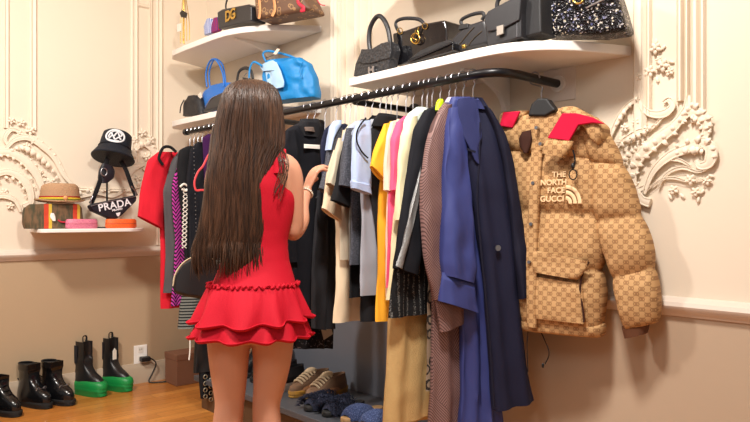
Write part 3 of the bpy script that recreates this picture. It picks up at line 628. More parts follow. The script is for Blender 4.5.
# ================================================================== MONOGRAM PUFFER
def gg_fn(T, O, b):
    x, y, z = T.xyz(O)[:3]; s = 1/.035
    X = T.m('MULTIPLY', x, s); Z = T.m('MULTIPLY', z, s)
    def cell(ox):
        fx = T.m('SUBTRACT', T.m('FRACT', T.m('ADD', X, ox)), .5); fz = T.m('SUBTRACT', T.m('FRACT', T.m('ADD', Z, ox)), .5)
        def ring(dx):
            a = T.m('ABSOLUTE', T.m('SUBTRACT', fx, dx)); d = T.m('SQRT', T.m('ADD', T.m('MULTIPLY', a, a), T.m('MULTIPLY', fz, fz)))
            return T.m('LESS_THAN', T.m('ABSOLUTE', T.m('SUBTRACT', d, .155)), .05)
        return T.m('MAXIMUM', ring(.09), ring(-.09))
    A = T.m('MAXIMUM', cell(0.), cell(.5))
    l1 = T.m('ABSOLUTE', T.m('SUBTRACT', T.m('FRACT', T.m('ADD', X, T.m('ADD', Z, .5))), .5)); l2 = T.m('ABSOLUTE', T.m('SUBTRACT', T.m('FRACT', T.m('ADD', T.m('SUBTRACT', X, Z), .5)), .5))
    Bn = T.m('LESS_THAN', T.m('MINIMUM', l1, l2), .07)
    f = T.m('MAXIMUM', T.m('MULTIPLY', A, .85), T.m('MULTIPLY', Bn, .5))
    return (T.mix(T.m('MULTIPLY', f, .7), b, lin((118, 76, 46))),)
ggm = cloth('tan_monogram_canvas', (196, 156, 108), var=.05, fn=gg_fn, rough=.75)
crimson = cloth('crimson_lining', (206, 22, 62)); brown_rib = cloth('brown_rib_cuff', (96, 60, 40)); darkin = cloth('dark_brown_lining', (60, 34, 26))
g = G('puffer_jacket', 'tan monogram puffer jacket with crimson collar lining hanging against the wall', 'jacket', 1000+1.5, 0, zbase=.7, hanger=False)
g.o = Vector((2.19, 1.47, 0)); ph = math.radians(78); g.d = Vector((math.cos(ph), -math.sin(ph), 0)); g.n = Vector((math.sin(ph), math.cos(ph), 0))
g.r.location = (2.19, 1.47, .7); g.r.rotation_euler = (0, 0, -ph); MW[g.r.name] = Matrix.Translation((2.19, 1.47, .7)) @ Matrix.Rotation(-ph, 4, 'Z')
def puff(name, rows, t, y, baffles, amp, parent=None, n=90, cols=56, m=ggm, p=.62, depthlimit=None, tilt=0.):
    yf = y-t*.5; R = [list(g.L(a, b, yf)+g.L(c, d, yf)) for a, b, c, d in rows]; rr = []; m_ = len(R)
    for i in range(n):
        q = i/(n-1)*(m_-1); a = min(int(q), m_-2); f = q-a; rr.append([lerp(A, B, f) for A, B in zip(R[a], R[a+1])])
    for _ in range(4): rr = [rr[0]]+[[(a+2*b+c)/4 for a, b, c in zip(rr[i-1], rr[i], rr[i+1])] for i in range(1, n-1)]+[rr[-1]]
    out = []
    for i, (xl, zl, xr, zr) in enumerate(rr):
        gq = i/(n-1); bl = abs(math.sin(PI*baffles*gq))**.45; cx_, cz_ = (xl+xr)/2, (zl+zr)/2; ring = []
        for j in range(cols):
            a = 2*PI*j/cols; cx = math.copysign(abs(math.cos(a))**p, math.cos(a)); sy = math.copysign(abs(math.sin(a))**p, math.sin(a))
            k = 1-amp*.5*(1-bl); x = cx_+(xr-xl)/2*cx*k; z = cz_+(zr-zl)/2*cx*k
            th = t*(1-amp*1.6*(1-bl))*(.6+.4*min(1, gq*5))
            nz = noise.noise(Vector((x*12, z*9, sy+y*20)))*.010+noise.noise(Vector((x*32, z*26, sy)))*.005+noise.noise(Vector((x*55, z*14, sy+3)))*.006*(1-bl*.6)
            ring.append(g.P(x, y+th*sy+nz*bl, z))
        out.append(ring)
    out.append([lerp(q, sum(out[-1], Vector())/cols, .35) for q in out[-1]])
    return MB().rings(out).build(name, m, parent or g.r, angle=60)
body = puff('body', [(503,118,572,112),(500,128,592,135),(504,150,598,160),(506,180,600,190),(508,210,601,215),(510,240,602,245),(512,270,603,270),(513,300,603,300),(519,328,601,334)], .072, 0, 4, .26)
puff('hem_band', [(517,318,603,324),(519,330,602,338)], .06, 0, 1, .1, body, n=14)
sl = puff('sleeve', [(573,118,596,116),(578,128,608,135),(584,150,618,155),(590,175,627,175),(590,200,634,195),(592,222,641,215),(600,245,648,235),(606,268,653,255),(611,290,656,280),(617,310,658,300),(622,332,659,322)], .062, -.005, 4, .32)
g.sheet('cuff', brown_rib, [(622,326,650,322),(625,338,647,333)], t=.035, y=-.005, fold=0, parent=sl, cols=24)
puff('sleeve', [(499,118,512,114),(499,140,512,140),(500,180,512,180),(502,230,514,230),(504,275,516,275)], .04, .05, 4, .15)
# collar, hood
col = puff('collar', [(526,114,572,106),(518,118,574,118),(512,132,570,136),(520,150,552,152)], .062, -.01, 1, .08, n=30)
g.sheet('neck_opening', darkin, [(522,132,531,130),(519,139,532,139),(520,147,530,148),(524,153,528,153)], t=.009, y=-.074, fold=0, rough=.001, cols=24)
hd = puff('hood', [(560,107,574,106),(560,112,596,118),(566,118,606,126),(584,126,606,138),(590,138,600,146)], .06, -.03, 1, .1, n=30)
puff('hood', [(500,112,528,110),(499,120,520,122),(500,134,512,136)], .05, .0, 1, .1, n=20)
g.poly('crimson_lining', crimson, [(562,113),(576,113),(592,117),(605,124),(592,123),(578,125),(569,141),(547,138)], -.105, .012, bevel=.004)
g.poly('crimson_lining', crimson, [(503,112),(520,111),(512,128),(499,126)], -.062, .012, bevel=.004)
lp = puff('collar_flap', [(546,140,574,141),(543,147,569,150),(541,153,564,158)], .016, -.108, 1, .1, n=12, cols=32)
puff('placket', [(531,150,542,150),(529,190,540,190),(527,240,537,240),(526,290,536,290),(527,326,536,328)], .012, -.074, 1, .0, n=40, cols=16)
for (a, b) in ((537,128),(541,144),(533,183),(531,224),(529,262)):
    x, z = g.L(a, b, -.09); MB().tube([g.P(x, -.094 if b > 146 else -.100, z), g.P(x, -.078, z)], .0065, 12).build('snap', chrome, g.r)
pk = puff('pocket', [(531,276,582,284),(531,300,584,306),(532,318,584,324)], .012, -.070, 1, .0, n=16, cols=32)
puff('pocket_flap', [(532,250,588,262),(532,262,585,270),(533,272,578,280)], .013, -.082, 1, .1, n=14, cols=32)
g.cord('pocket_edge', darkin, [(589,262),(583,272),(580,290),(583,310),(584,322)], .004, -.076)
g.cord('drawcord', blackc, [(573,150),(575,160),(573,168)], .003, -.112)
x, z = g.L(573, 166, -.112); MB().ell(g.P(x, -.112, z), (.007, .007, .012), None, 8, 6).build('cord_lock', blackplastic, g.r)
MB().tube([g.P(x+.014*math.cos(t), -.112, z-.03+.018*math.sin(t)) for t in [k*PI/6 for k in range(12)]], .0022, 6, closed=True).build('cord_loop', blackc, g.r)
g.cord('hem_cord', blackc, [(528,330),(527,350),(528,372)], .0018, -.03); g.cord('hem_cord', blackc, [(541,332),(549,352),(545,364)], .002, -.03)
x, z = g.L(546, 364); MB().ell(g.P(x, -.03, z), (.005, .005, .01), None, 8, 6).build('hem_cord_end', blackplastic, g.r)
emb = mat('cream_embroidery', (240, 206, 160), .7, var=.04)
def snap_write(txt, u, v, size, align=0.):
    x, z = g.L(u, v, -.079); M = frame(g.P(x, -.079, z), g.d, (0, 0, 1)); 
    return writing('chest_lettering', txt, size, M, emb, g.r, ext=.0012, bold=.0006)
snap_write('THE', 559, 174.5, .028); snap_write('NORTH', 553.5, 182.5, .028); snap_write('FACE', 556, 190.5, .028); snap_write('GUCCI', 552, 199, .029)
q = []
x0, z0 = g.L(566, 203, -.079); 
arcs = MB()
for k, rr_ in enumerate((.050, .033, .016)):
    pts = [g.P(x0+.0, -.079, z0+rr_)]; pts = [g.P(x0+rr_*math.sin(t), -.0795, z0+rr_*1.15*math.cos(t)) for t in [i*PI/2/10 for i in range(11)]]
    pts.append(g.P(x0+rr_, -.0795, z0-.002))
    arcs.tube(pts, .0066, 6, .25, g.n)
arcs.build('chest_emblem', emb, g.r)
h = root('clothes_hanger', 'wide black moulded hanger holding the tan monogram puffer jacket', 'hanger', (2.19, 1.51, 1.5), 0, 'hangers on the rail')
def hp(u, v, y=0): x, z = g.L(u, v, y); return g.P(x, y, z)
ha = [(527,116),(531,104),(537,98),(547,98),(551,104),(556,110),(545,116)]
b = [hp(*q, -.085) for q in ha]; MB().prism(b, g.n*.05).build('shoulder', hang_m, h, bevel=.008)
MB().tube(cr([hp(541.5, 99), hp(541.5, 92), hp(542, 87)]+[Vector((g.P(0, 0, 0).x*0+hp(542, 80).x, 1.513+.023*math.cos(t), RZ+.023*math.sin(t))) for t in (-1.2, -.5, .2, .9, 1.57, 2.4, 3.2)], 3), .003, 6).build('hook', chrome, h)
# ================================================================== BAGS, HATS, SHOES
class S:
    def __init__(s, name, label, cat, u, v, xface, z0, group=None, far=False, phi=0.):
        """front face on plane x = xface (or y = xface for the far wall)"""
        ph = math.radians(phi)
        if far: s.d = Vector((math.cos(ph), -math.sin(ph), 0)); s.n = Vector((math.sin(ph), math.cos(ph), 0)); s.o = Vector((0, xface, 0))
        else: s.d = Vector((math.sin(ph), -math.cos(ph), 0)); s.n = Vector((math.cos(ph), math.sin(ph), 0)); s.o = Vector((xface, 0, 0))
        p = plane_pt(u, v, s.o, (0, 1) if far else (1, 0)); s.o = Vector((p.x, p.y, 0)); s.z0 = z0
        s.r = root(name, label, cat, (p.x, p.y, z0), 0, group); s.r.rotation_euler.z = math.atan2(s.d.y, s.d.x); MW[s.r.name] = Matrix.Translation((p.x, p.y, z0)) @ Matrix.Rotation(math.atan2(s.d.y, s.d.x), 4, 'Z')
    L = G.L; P = G.P
    def pt(s, u, v, y=0.): x, z = s.L(u, v, y); return s.P(x, y, max(z, s.z0+.0))
    def slab(s, name, m, pts, y, th, bevel=.008, parent=None, taper=1., rough=0.):
        q = [s.pt(u, v, y) for u, v in pts]; c = sum(q, Vector())/len(q)
        if taper == 1.: mb = MB().prism(q, s.n*th)
        else:
            k = len(q); mid = [p+s.n*th*.5 for p in q]; a = [lerp(c, p, taper) for p in q]; b = [lerp(c, p, taper)+s.n*th for p in q]
            for i, p in enumerate(q):
                if p.z < s.z0+.004: a[i].z = p.z; b[i].z = p.z
            mb = MB().rings([a, mid, b])
        return mb.build(name, m, parent or s.r, bevel=bevel, angle=50)
    def tube(s, name, m, pts, r, y=0., parent=None, seg=10, flat=1., closed=False):
        return MB().tube(cr([s.pt(a[0], a[1], y if len(a) < 3 else a[2]) for a in pts], 6, closed), r, seg, flat, s.n, closed).build(name, m, parent or s.r)
    def blob(s, name, m, rows, t, y, rough=.004, parent=None, p=.7, n=26, cols=36):
        R = [list(s.L(a, b, y)+s.L(c, d, y)) for a, b, c, d in rows]; rr = []; m_ = len(R)
        for i in range(n):
            q = i/(n-1)*(m_-1); a = min(int(q), m_-2); f = q-a; rr.append([lerp(A, B, f) for A, B in zip(R[a], R[a+1])])
        for _ in range(1): rr = [rr[0]]+[[(a+2*b+c)/4 for a, b, c in zip(rr[i-1], rr[i], rr[i+1])] for i in range(1, n-1)]+[rr[-1]]
        out = []
        for i, (xl, zl, xr, zr) in enumerate(rr):
            g = i/(n-1); th = t*min(1, .45+1.6*g)*(1 if g < .93 else .93); ring = []
            for j in range(cols):
                a = 2*PI*j/cols; cx = math.copysign(abs(math.cos(a))**p, math.cos(a)); sy = math.copysign(abs(math.sin(a))**p, math.sin(a))
                e = .5+.5*cx; x = lerp(xl, xr, e); z = lerp(zl, zr, e); nn = noise.noise(Vector((x*22, z*22, sy*2+y)))*rough
                ring.append(s.P(x, y+th*(1+sy)+nn, max(z+nn*.5, s.z0+.001)))
            out.append(ring)
        return MB().rings(out).build(name, m, parent or s.r, angle=60)
blk = mat('black_grained_leather', (30, 30, 33), .5, bump=.3, bscale=500.); blk2 = mat('black_box_leather', (38, 38, 42), .38, bump=.15)
croc = mat('black_croc_leather', (44, 44, 47), .42, bump=.8, fn=lambda T, O, b: (b, T.vor(O, 70.)))
patent = mat('black_patent_leather', (18, 18, 22), .12, coat=.8, bump=.5, bscale=30., fn=lambda T, O, b: (b, T.m('ADD', T.noise(O, 28., 3.), T.m('MULTIPLY', T.vor(O, 14.), .3))))
cyan = mat('bright_cyan_leather', (10, 128, 196), .5, bump=.4, bscale=60., var=.12); blue = mat('cobalt_blue_leather', (30, 110, 200), .45, bump=.3)
FX = 1.99; SZ = SH; UZ = 2.185
GB = 'handbags on the long shelf'
s = S('structured_handbag', 'black crocodile texture handbag with a tall arched handle and silver clasp', 'handbag', 372, 60, FX, SZ, GB)
s.slab('body', croc, [(353,76.5),(355,64),(361,50),(371,50),(381,44),(390,42),(392,50),(390,58),(388,69),(372,72.5)], .0, .055, .006)
s.slab('flap', croc, [(357.5,62),(361,49),(371,49),(381,43),(390,41),(391,50),(389.5,58),(372,63),(364,64)], -.006, .03, .004)
s.tube('handle', blk2, [(370,50),(369,40),(370,29),(374,20),(379,16),(384,20),(388,29),(390,40),(390,45)], .0105, .03)
s.slab('clasp', chrome, [(368,67),(369.6,66.7),(369.6,69),(372,68.3),(372,66),(373.6,65.7),(373.6,72.6),(372,73),(372,70.4),(369.6,71),(369.6,74),(368,74.5)], -.011, .006, .0005)
s = S('patent_handbag', 'glossy black patent handbag with flat curved handle and hanging gold charms', 'handbag', 418, 40, FX+.06, SZ, GB)
s.slab('body', patent, [(394,66),(392,33),(405,30),(425,23),(444,19.5),(447,30),(447,54),(420,60)], .0, .11, .01)
s.tube('handle', blk2, [(400,34),(396,26),(397,21),(404,18.5),(414,18.5),(420,20),(424,24),(426,30)], .008, .03, flat=.7)
for a in ((400,31),(425,26)): s.tube('handle_ring', gold, [(a[0]+2.5*math.cos(t), a[1]+3*math.sin(t)) for t in [k*PI/4 for k in range(8)]], .002, -.004, closed=True, seg=6)
s.tube('charm', gold, [(415.5+4.2*math.cos(t), 38.5+5.2*math.sin(t)) for t in [k*PI/6 for k in range(12)]], .0032, -.014, closed=True)
s.tube('charm', gold, [(416,30),(415,34),(413,38),(417,40),(415,43)], .003, -.016); s.tube('charm', gold, [(419,27),(418,31),(419,34)], .003, -.012)
s = S('quilted_clutch', 'flat black quilted clutch lying on the shelf before the patent handbag', 'clutch', 425, 55, FX-.015, SZ, GB)
s.slab('body', patent, [(405,64.5),(408,60),(420,51),(436,44),(449,40),(453,42),(453,51),(430,57.5)], .0, .05, .006)
s.slab('flap', blk, [(407,60.5),(420,50.5),(436,43.5),(449,39.5),(452,42),(436,49),(420,56)], -.005, .03, .003)
s.tube('piping', blk2, [(408,61.5),(420,56.5),(436,49.5),(452,42.5)], .0025, -.007)
s = S('top_handle_bag', 'low black trapeze handbag with slanting flap lines and a raised top handle', 'handbag', 467, 35, FX+.02, SZ, GB)
s.slab('body', blk2, [(450,53),(450,40),(456,33),(466,25),(484,19),(488,30),(487,44),(470,48)], 0, .09, .012)
s.slab('strap_plate', blk, [(458,30),(459,25),(467,23),(468,28)], -.004, .05, .003)
s.tube('handle', blk, [(462,25),(461,21),(465,17.5),(474,14),(482,13),(484,16),(482,20)], .0075, .03, flat=.8)
s.tube('seam', mat('dark_bronze', (96, 84, 66), .4, .6), [(474,27),(466,36),(459,45)], .0014, -.002); s.tube('seam', mat('dark_bronze_edge', (96, 84, 66), .4, .6), [(482,31),(474,38),(468,46)], .0014, -.002)
s.slab('clasp', gold, [(461,45),(464,44),(465,47.5),(462,48.5)], -.008, .01, .001)
s = S('satchel', 'smooth black satchel with long front flap and brushed metal clasp', 'handbag', 503, 25, FX, SZ, GB)
s.slab('body', blk2, [(487,46.5),(484,20),(486,14),(518,-3),(521,-1),(521,37.5),(505,42)], 0, .10, .006)
s.slab('flap', blk2, [(484.5,22),(484,17),(488,11),(518,-5),(521,-3),(519,20),(504,28),(487,32)], -.008, .04, .004)
s.slab('clasp', mat('brushed_nickel', (190, 182, 172), .35, .8), [(496.5,26.5),(503,24.5),(503,33.5),(496.5,36)], -.014, .008, .001)
s.tube('handle', blk, [(497,8),(498,1),(504,-6),(512,-7),(515,-2)], .008, .03)
s.tube('edge_piping', chrome, [(517,20),(517,37)], .0012, -.001)
s = S('tall_black_bag', 'narrow plain black bag squeezed between the satchel and sequined tote', 'handbag', 529, 20, FX+.03, SZ, GB)
s.slab('body', blk, [(523,38),(522,-8),(540,-14),(541,33)], 0, .10, .008); s.tube('strap', blk2, [(524,36),(524,10),(525,-6)], .005, -.005)
def seq_fn(T, O, b):
    v = T.node('ShaderNodeTexVoronoi'); T.put(v.inputs['Vector'], O); v.inputs['Scale'].default_value = 170.
    f = T.m('GREATER_THAN', T.xyz(v.outputs['Color'])[0], .86); h = T.xyz(v.outputs['Color'])[1]
    return (T.mix(f, b, T.mix(h, lin((225, 215, 190)), lin((80, 90, 140)))), T.m('ADD', h, v.outputs['Distance']))
seq = mat('black_sequins', (18, 18, 24), .22, .3, bump=1., fn=seq_fn)
s = S('sequined_tote', 'large black sequined tote at the rounded end of the long shelf', 'handbag', 580, 20, FX+.12, SZ, GB, phi=12)
s.slab('body', seq, [(541,36),(536,-10),(560,-18),(612,-20),(620,5),(627,42),(600,37.5),(570,34)], 0, .12, .02)
s.tube('ring', gold, [(578+5*math.cos(t), -1+4.6*math.sin(t)) for t in [k*PI/6 for k in range(12)]], .004, -.012, closed=True)
s.tube('chain_strap', chrome, [(586,8),(598,2),(612,-4)], .003, -.012)
# left shelves
GL = 'bags on the left corner shelves'
LX = 2.03
s = S('necklace_stand', 'tall gold chains hanging on a slim stand with black and white tags', 'jewellery', 185, 40, LX+.02, UZ)
s.tube('stand', gold, [(184,44),(184,-4)], .004, .01)
for du in (-3, -1, 2.5, 5): s.tube('chain', gold, [(184+du*.3,-4),(184+du,20),(184+du*1.1,42-du*.4)], .0025, -.004, seg=6)
s.slab('black_tag', blackplastic, [(179.5,13),(182,10),(187,13),(186,18),(181,17)], -.012, .004, .001); s.slab('white_tag', mat('white_tag_card', (236, 230, 220), .7), [(177,24),(181,23),(181,31),(177,32)], -.012, .002, .0004)
s = S('coin_pouch', 'small grey blue striped pouch beside the gold-lettered black bag', 'pouch', 207, 28, LX+.02, UZ, GL)
s.blob('body', cloth('blue_grey_stripe', (120, 134, 190), fn=stripes((210, 214, 230), 60., 'x', .4)), [(206,19,210,18),(202,26,213,24),(203,35,212,32)], .02, 0)
s = S('coin_pouch', 'small red and purple pouch leaning on the gold-lettered black bag', 'pouch', 215, 26, LX+.015, UZ, GL)
s.blob('body', cloth('red_purple_stripe', (160, 40, 70), fn=stripes((90, 60, 130), 55., 'x', .5)), [(213,18,217,17),(210,24,219,22),(210,32.5,218,30)], .018, 0)
s = S('crossbody_bag', 'boxy black crossbody bag with large gold letters on the left top shelf', 'handbag', 232, 15, LX+.0, UZ, GL)
bd = s.slab('body', blk2, [(218,29),(217,12),(222,9),(248,4),(251,6),(251,21),(236,24)], 0, .10, .008)
x, z = s.L(231, 15.5); writing('gold_letters', 'DG', .085, frame(s.P(x, -.003, z), s.d, (0, 0, 1)), gold, s.r, ext=.003, bold=.003, space=.8)
s.tube('strap', blk, [(226,9,.03),(226,4,.03),(229,-6,.03)], .005)
for v in (8, 12, 16): 
    a = s.pt(251.5, v, .03); MB().ell(a, .005, None, 8, 6).build('stud', gold, s.r)
mono = mat('brown_monogram_canvas', (104, 74, 54), .5, fn=lambda T, O, b: (T.mix(T.m('LESS_THAN', T.m('ABSOLUTE', T.m('SUBTRACT', T.vor(O, 26.), .3)), .06), b, lin((160, 124, 84))),))
s = S('monogram_duffel', 'large brown monogram duffel bag with tan and red straps on the left top shelf', 'handbag', 288, 12, LX+.06, UZ, GL, phi=18)
s.slab('body', mono, [(255,24),(253,0),(258,-14),(300,-14),(306,0),(311,25),(296,22),(270,20)], 0, .16, .025)
tanl = mat('tan_vachetta_leather', (214, 150, 96), .55); rdl = mat('red_leather', (200, 30, 60), .5)
s.tube('strap', tanl, [(259,21),(260,8),(258,-10)], .009, -.006, flat=.3); s.tube('strap', tanl, [(272,19),(275,8),(272,-10)], .009, -.006, flat=.3)
s.tube('strap', rdl, [(299,-10),(298,2),(304,8),(301,14),(305,20)], .009, -.008, flat=.35); s.tube('red_cord', rdl, [(315,-4),(320,4),(325,8)], .0025, -.02)
Z2 = SH
s = S('soft_bag', 'small soft black bag at the left tip of the lower corner shelf', 'bag', 189, 105, LX-.0, Z2, GL)
s.blob('body', mat('black_nylon', (26, 26, 30), .55, bump=.3), [(187,96,193,95),(182,101,197,99),(180,108,199,107),(180,116,199,113)], .04, 0, .008); s.tube('strap', blk, [(184,100),(181,106),(180,113)], .004, -.006)
s = S('blue_handbag', 'cobalt blue handbag with two thin upright round handles', 'handbag', 212, 95, LX+.04, Z2, GL)
s.blob('body', blue, [(208,86,226,82),(198,93,230,88),(197,103,231,97),(200,111,231,105)], .05, 0, .006)
for y_, w_ in ((.0, 0), (.05, 3)): s.tube('handle', blue, [(207+w_,87),(206+w_,74),(209+w_,63),(214+w_*.6,59),(219+w_,64),(223+w_*.6,75),(224+w_*.5,86)], .0055, y_)
s.slab('side_tag', mat('pale_tag_leather', (222, 214, 200), .6), [(197.5,95),(200.5,92),(202,97),(199,100)], -.012, .004, .001)
s = S('black_pouch', 'grey black zipped pouch leaning against the cobalt blue handbag', 'pouch', 212, 104, LX-.01, Z2, GL)
s.slab('body', blk2, [(202,112),(211,97),(222,92),(232,90),(232,103),(216,108)], 0, .045, .01); s.tube('zip', chrome, [(205,107),(211,98.5),(217,95.5)], .002, -.003)
s = S('round_black_bag', 'small black bag with curved handle just above the shopper\'s head', 'bag', 246, 76, LX+.05, Z2, GL)
s.blob('body', blk, [(240,77,258,80),(238,85,262,90),(238,105,262,100)], .05, 0, .006); s.tube('handle', blk, [(237,82),(239,72),(245,68),(251,71),(253,79)], .010, .02, flat=.6); s.tube('buckle', chrome, [(244,76),(247,73),(250,76),(248,79)], .003, .0)
s = S('cyan_tote', 'big slouchy bright cyan leather tote with top straps on the corner shelf', 'handbag', 290, 80, 2.08, Z2, GL, phi=12)
s.blob('body', cyan, [(264,60,298,57),(261,63,304,62),(258,74,309,76),(258,90,311,92),(262,104,310,104)], .055, 0, .016, p=.6, n=40, cols=56)
s.tube('handle', cyan, [(266,62),(263,54),(268,51),(279,53),(290,56),(298,60)], .006, .03, flat=.6); s.tube('handle', cyan, [(262,66),(254,62),(250,68),(249,78)], .006, -.01, flat=.6)
s.tube('seam', cyan, [(303,62),(300,68),(302,78)], .003, -.003)
s = S('silk_scarf', 'pale blue silk scarf knotted on the cyan tote strap', 'scarf', 275, 75, 2.04, Z2+.06)
sky2 = cloth('pale_blue_silk', (170, 206, 236), rough=.4, bump=.05)
s.blob('tail', sky2, [(269,62,276,62),(269,72,280,72),(272,84,283,82),(276,96,281,95)], .008, 0, .004, n=20, cols=20); s.blob('knot', sky2, [(262,64,272,60),(258,67,276,65),(262,71,274,70)], .014, -.006, .004, n=12, cols=20)
s.blob('tail', sky2, [(264,66,271,66),(266,80,273,80),(270,92,276,94)], .007, .006, .004, n=18, cols=20)
s = S('swing_tag', 'cream and brown swing tag sticking up from the cyan tote', 'tag', 277, 50, 2.06, Z2+.25)
s.slab('card', mat('cream_card', (240, 220, 200), .7), [(273,54),(277,48.5),(280,49),(276,55)], 0, .003, .0004); s.tube('string', blk, [(274,55),(270,59),(266,60)], .0015, .0)
# ------------------------------------------------------------ hat shelf (far wall)
HY = HS_Y+.10
s = S('patchwork_bag', 'olive and brown patchwork bag with red and yellow stripes under the straw hat', 'bag', 55, 215, HY-.02, HS, far=True)
def patch_fn(T, O, b):
    x, y, z = T.xyz(O)[:3]; n = T.noise(T.scale(O, (1, 1, .3)), 45., 3.); c = T.mix(T.step(n, .4, .6), lin((112, 86, 60)), lin((70, 66, 46)))
    st = T.m('FRACT', T.m('MULTIPLY', T.m('ADD', x, .06), 6.2)); c = T.mix(T.m('LESS_THAN', st, .16), c, lin((196, 62, 36)))
    return (T.mix(T.m('MULTIPLY', T.m('GREATER_THAN', st, .16), T.m('LESS_THAN', st, .27)), c, lin((206, 172, 60))), n)
s.blob('body', mat('patchwork_cloth', (110, 90, 60), .8, fn=patch_fn), [(31,204,80,204),(27,208,84,208),(26,215,85,216),(26,223,86,223),(28,230,84,230)], .06, 0, .004, p=.5)
s.tube('red_strap', rdl, [(58,220),(62,222),(70,222)], .004, -.008); s.blob('white_charm', mat('white_enamel', (240, 236, 232), .3), [(51,213,54,213),(50,217,56,217),(53,221,56,221)], .006, -.014, 0, n=8, cols=12)
straw = mat('tan_straw', (176, 138, 104), .8, bump=.8, fn=lambda T, O, b: (b, T.vor(T.scale(O, (1, 1, 1.6)), 120.)))
c = PY(60, 204, HY+.06); HT = PY(60, 202.5, HY+.06).z
k = (PY(61, 204, HY+.06)-PY(60, 204, HY+.06)).length
r = root('straw_hat', 'tan straw trilby hat with yellow and red striped band resting on the patchwork bag', 'hat', (c.x, c.y, HT))
mb = MB(); R_ = []
prof = [(24.5, .010), (25, .004), (24, 0), (20.5, .004), (20, .012), (19.6, .03), (19, .07), (18, .100), (15.5, .112), (9, .106), (3, .098), (.5, .097)]
for rad, z in prof: R_.append([Vector((c.x+rad*k*math.cos(t)*1.0, c.y+rad*k*.85*math.sin(t), HT+z+(.012*abs(math.cos(t))**3 if rad > 22 else 0)-(.012*math.exp(-((math.sin(t))**2)*8) if z > .08 else 0))) for t in [j*2*PI/40 for j in range(40)]])
mb.rings(R_, False, True).build('body', straw, r, angle=0)
def hband(z0, z1, name, m, rr=20.4):
    MB().rings([[Vector((c.x+(rr-(z-.0)*12)*k*math.cos(t), c.y+(rr-(z)*12)*k*.86*math.sin(t), HT+z)) for t in [j*2*PI/40 for j in range(40)]] for z in (z0, z1)], False, False).build(name, m, r)
hband(.008, .022, 'band', cloth('olive_green_band', (110, 110, 40))); hband(.020, .030, 'band', cloth('yellow_band', (220, 190, 60)), 20.5); hband(.028, .036, 'band', cloth('red_band', (170, 40, 40)), 20.5)
p = PY(61, 197, HY); MB().ell((c.x, c.y-20.6*k*.86, HT+.024), (.014, .006, .014), None, 10, 6).build('rosette', tanl, r)
for (u0, u1, v0, v1, nm, lb, colr, dot) in ((66, 98, 219.5, 229.5, 'pink_case', 'small pink speckled oval case at the front of the hat shelf', (222, 130, 150), (190, 90, 130)), (106, 137, 219, 229, 'orange_case', 'small orange oval case at the right front of the hat shelf', (238, 92, 34), (250, 120, 50))):
    a = PY(u0, v1, HS_Y+.045); b = PY(u1, v1, HS_Y+.045); hh = (v1-v0)*k; cx = (a.x+b.x)/2; hw = (b.x-a.x)/2
    r = root('glasses_case', lb, 'case', (cx, HS_Y+.05, HS), 0)
    m = mat(nm, colr, .55, bump=.4, fn=speck_fn(dot, 300., .5))
    def oval(z, q): return [Vector((cx+hw*q*math.copysign(abs(math.cos(t))**.7, math.cos(t)), HS_Y+.055+.035*q*math.sin(t), HS+z*hh)) for t in [j*2*PI/32 for j in range(32)]]
    MB().rings([oval(z, q) for z, q in ((.0, .9), (.12, 1.), (.48, 1.))]).build('base', m, r, angle=50); MB().rings([oval(z, q) for z, q in ((.52, 1.), (.85, .98), (1., .9))]).build('lid', m, r, angle=50)
    MB().rings([oval(z, q) for z, q in ((.46, .985), (.54, .985))]).build('seam', mat(nm+'_zip', (150, 60, 60), .5), r)
# hat stand, bucket hat, triangular bag
SY = D-.16
st = PY(107, 150, SY); r = root('hat_stand', 'thin black metal stand on the small shelf carrying the bucket hat', 'stand', (st.x, SY, HS))
MB().lathe([(.06, 0), (.06, .006), (.01, .010)], (st.x, SY, HS)).build('base', blackmetal, r); topz = PY(107, 143, SY).z
MB().tube([(st.x, SY, HS+.005), (st.x, SY, topz)], .006, 8).build('pole', blackmetal, r); MB().tube(cr([(st.x-.05, SY, topz-.03), (st.x-.02, SY, topz), (st.x+.02, SY, topz), (st.x+.05, SY, topz-.03)], 4), .006, 8).build('arm', blackmetal, r)
k = (PY(112, 150, SY)-PY(111, 150, SY)).length
hx = PY(113, 150, SY); hb = PY(111, 158, SY).z
r = root('bucket_hat', 'black bucket hat with round white swirl emblem on a thin stand', 'hat', (hx.x, SY, hb-.0)); HM = Matrix.Translation((hx.x, SY, hb)) @ Matrix.Rotation(math.radians(16), 4, 'Y') @ Matrix.Rotation(math.radians(-12), 4, 'X')
bh = cloth('black_nylon_hat', (24, 28, 38), rough=.6)
MB().lathe([(20.5*k, -1*k), (21*k, .2*k), (15.8*k, 9.5*k), (15.4*k, 11*k), (14.6*k, 20*k), (13.8*k, 25.5*k), (12*k, 27*k), (6*k, 27.8*k), (.2*k, 28*k)], seg=40).xf(HM).build('body', bh, r, angle=50)
MB().tube([HM @ Vector((15.9*k*math.cos(t), 15.9*k*math.sin(t), 10.2*k)) for t in [j*2*PI/32 for j in range(32)]], .003, 6, closed=True).build('brim_seam', blackc, r)
wh = mat('white_embroidery', (226, 228, 232), .7)
def swirl(pts, rad):
    out = []
    for (a, zz) in pts:
        t = -PI/2+a/15.; rr_ = (15.6-.07*(zz-10))*k; out.append(HM @ Vector((rr_*math.cos(t), rr_*math.sin(t), zz*k)))
    return MB().tube(cr(out, 4, False), rad, 6)
ol = [(-12.5+9*math.cos(t)+5, 17.8+6.6*math.sin(t)) for t in [j*2*PI/14 for j in range(15)]]
swirl(ol, .0055).build('emblem_outline', wh, r)
swirl([(-14,16),(-12,21),(-9,17),(-6,22),(-3,18),(-1,21)], .005).build('emblem_letters', wh, r); swirl([(-13,14),(-10,18),(-7,14),(-4,17),(-1.5,15)], .005).build('emblem_letters', wh, r)
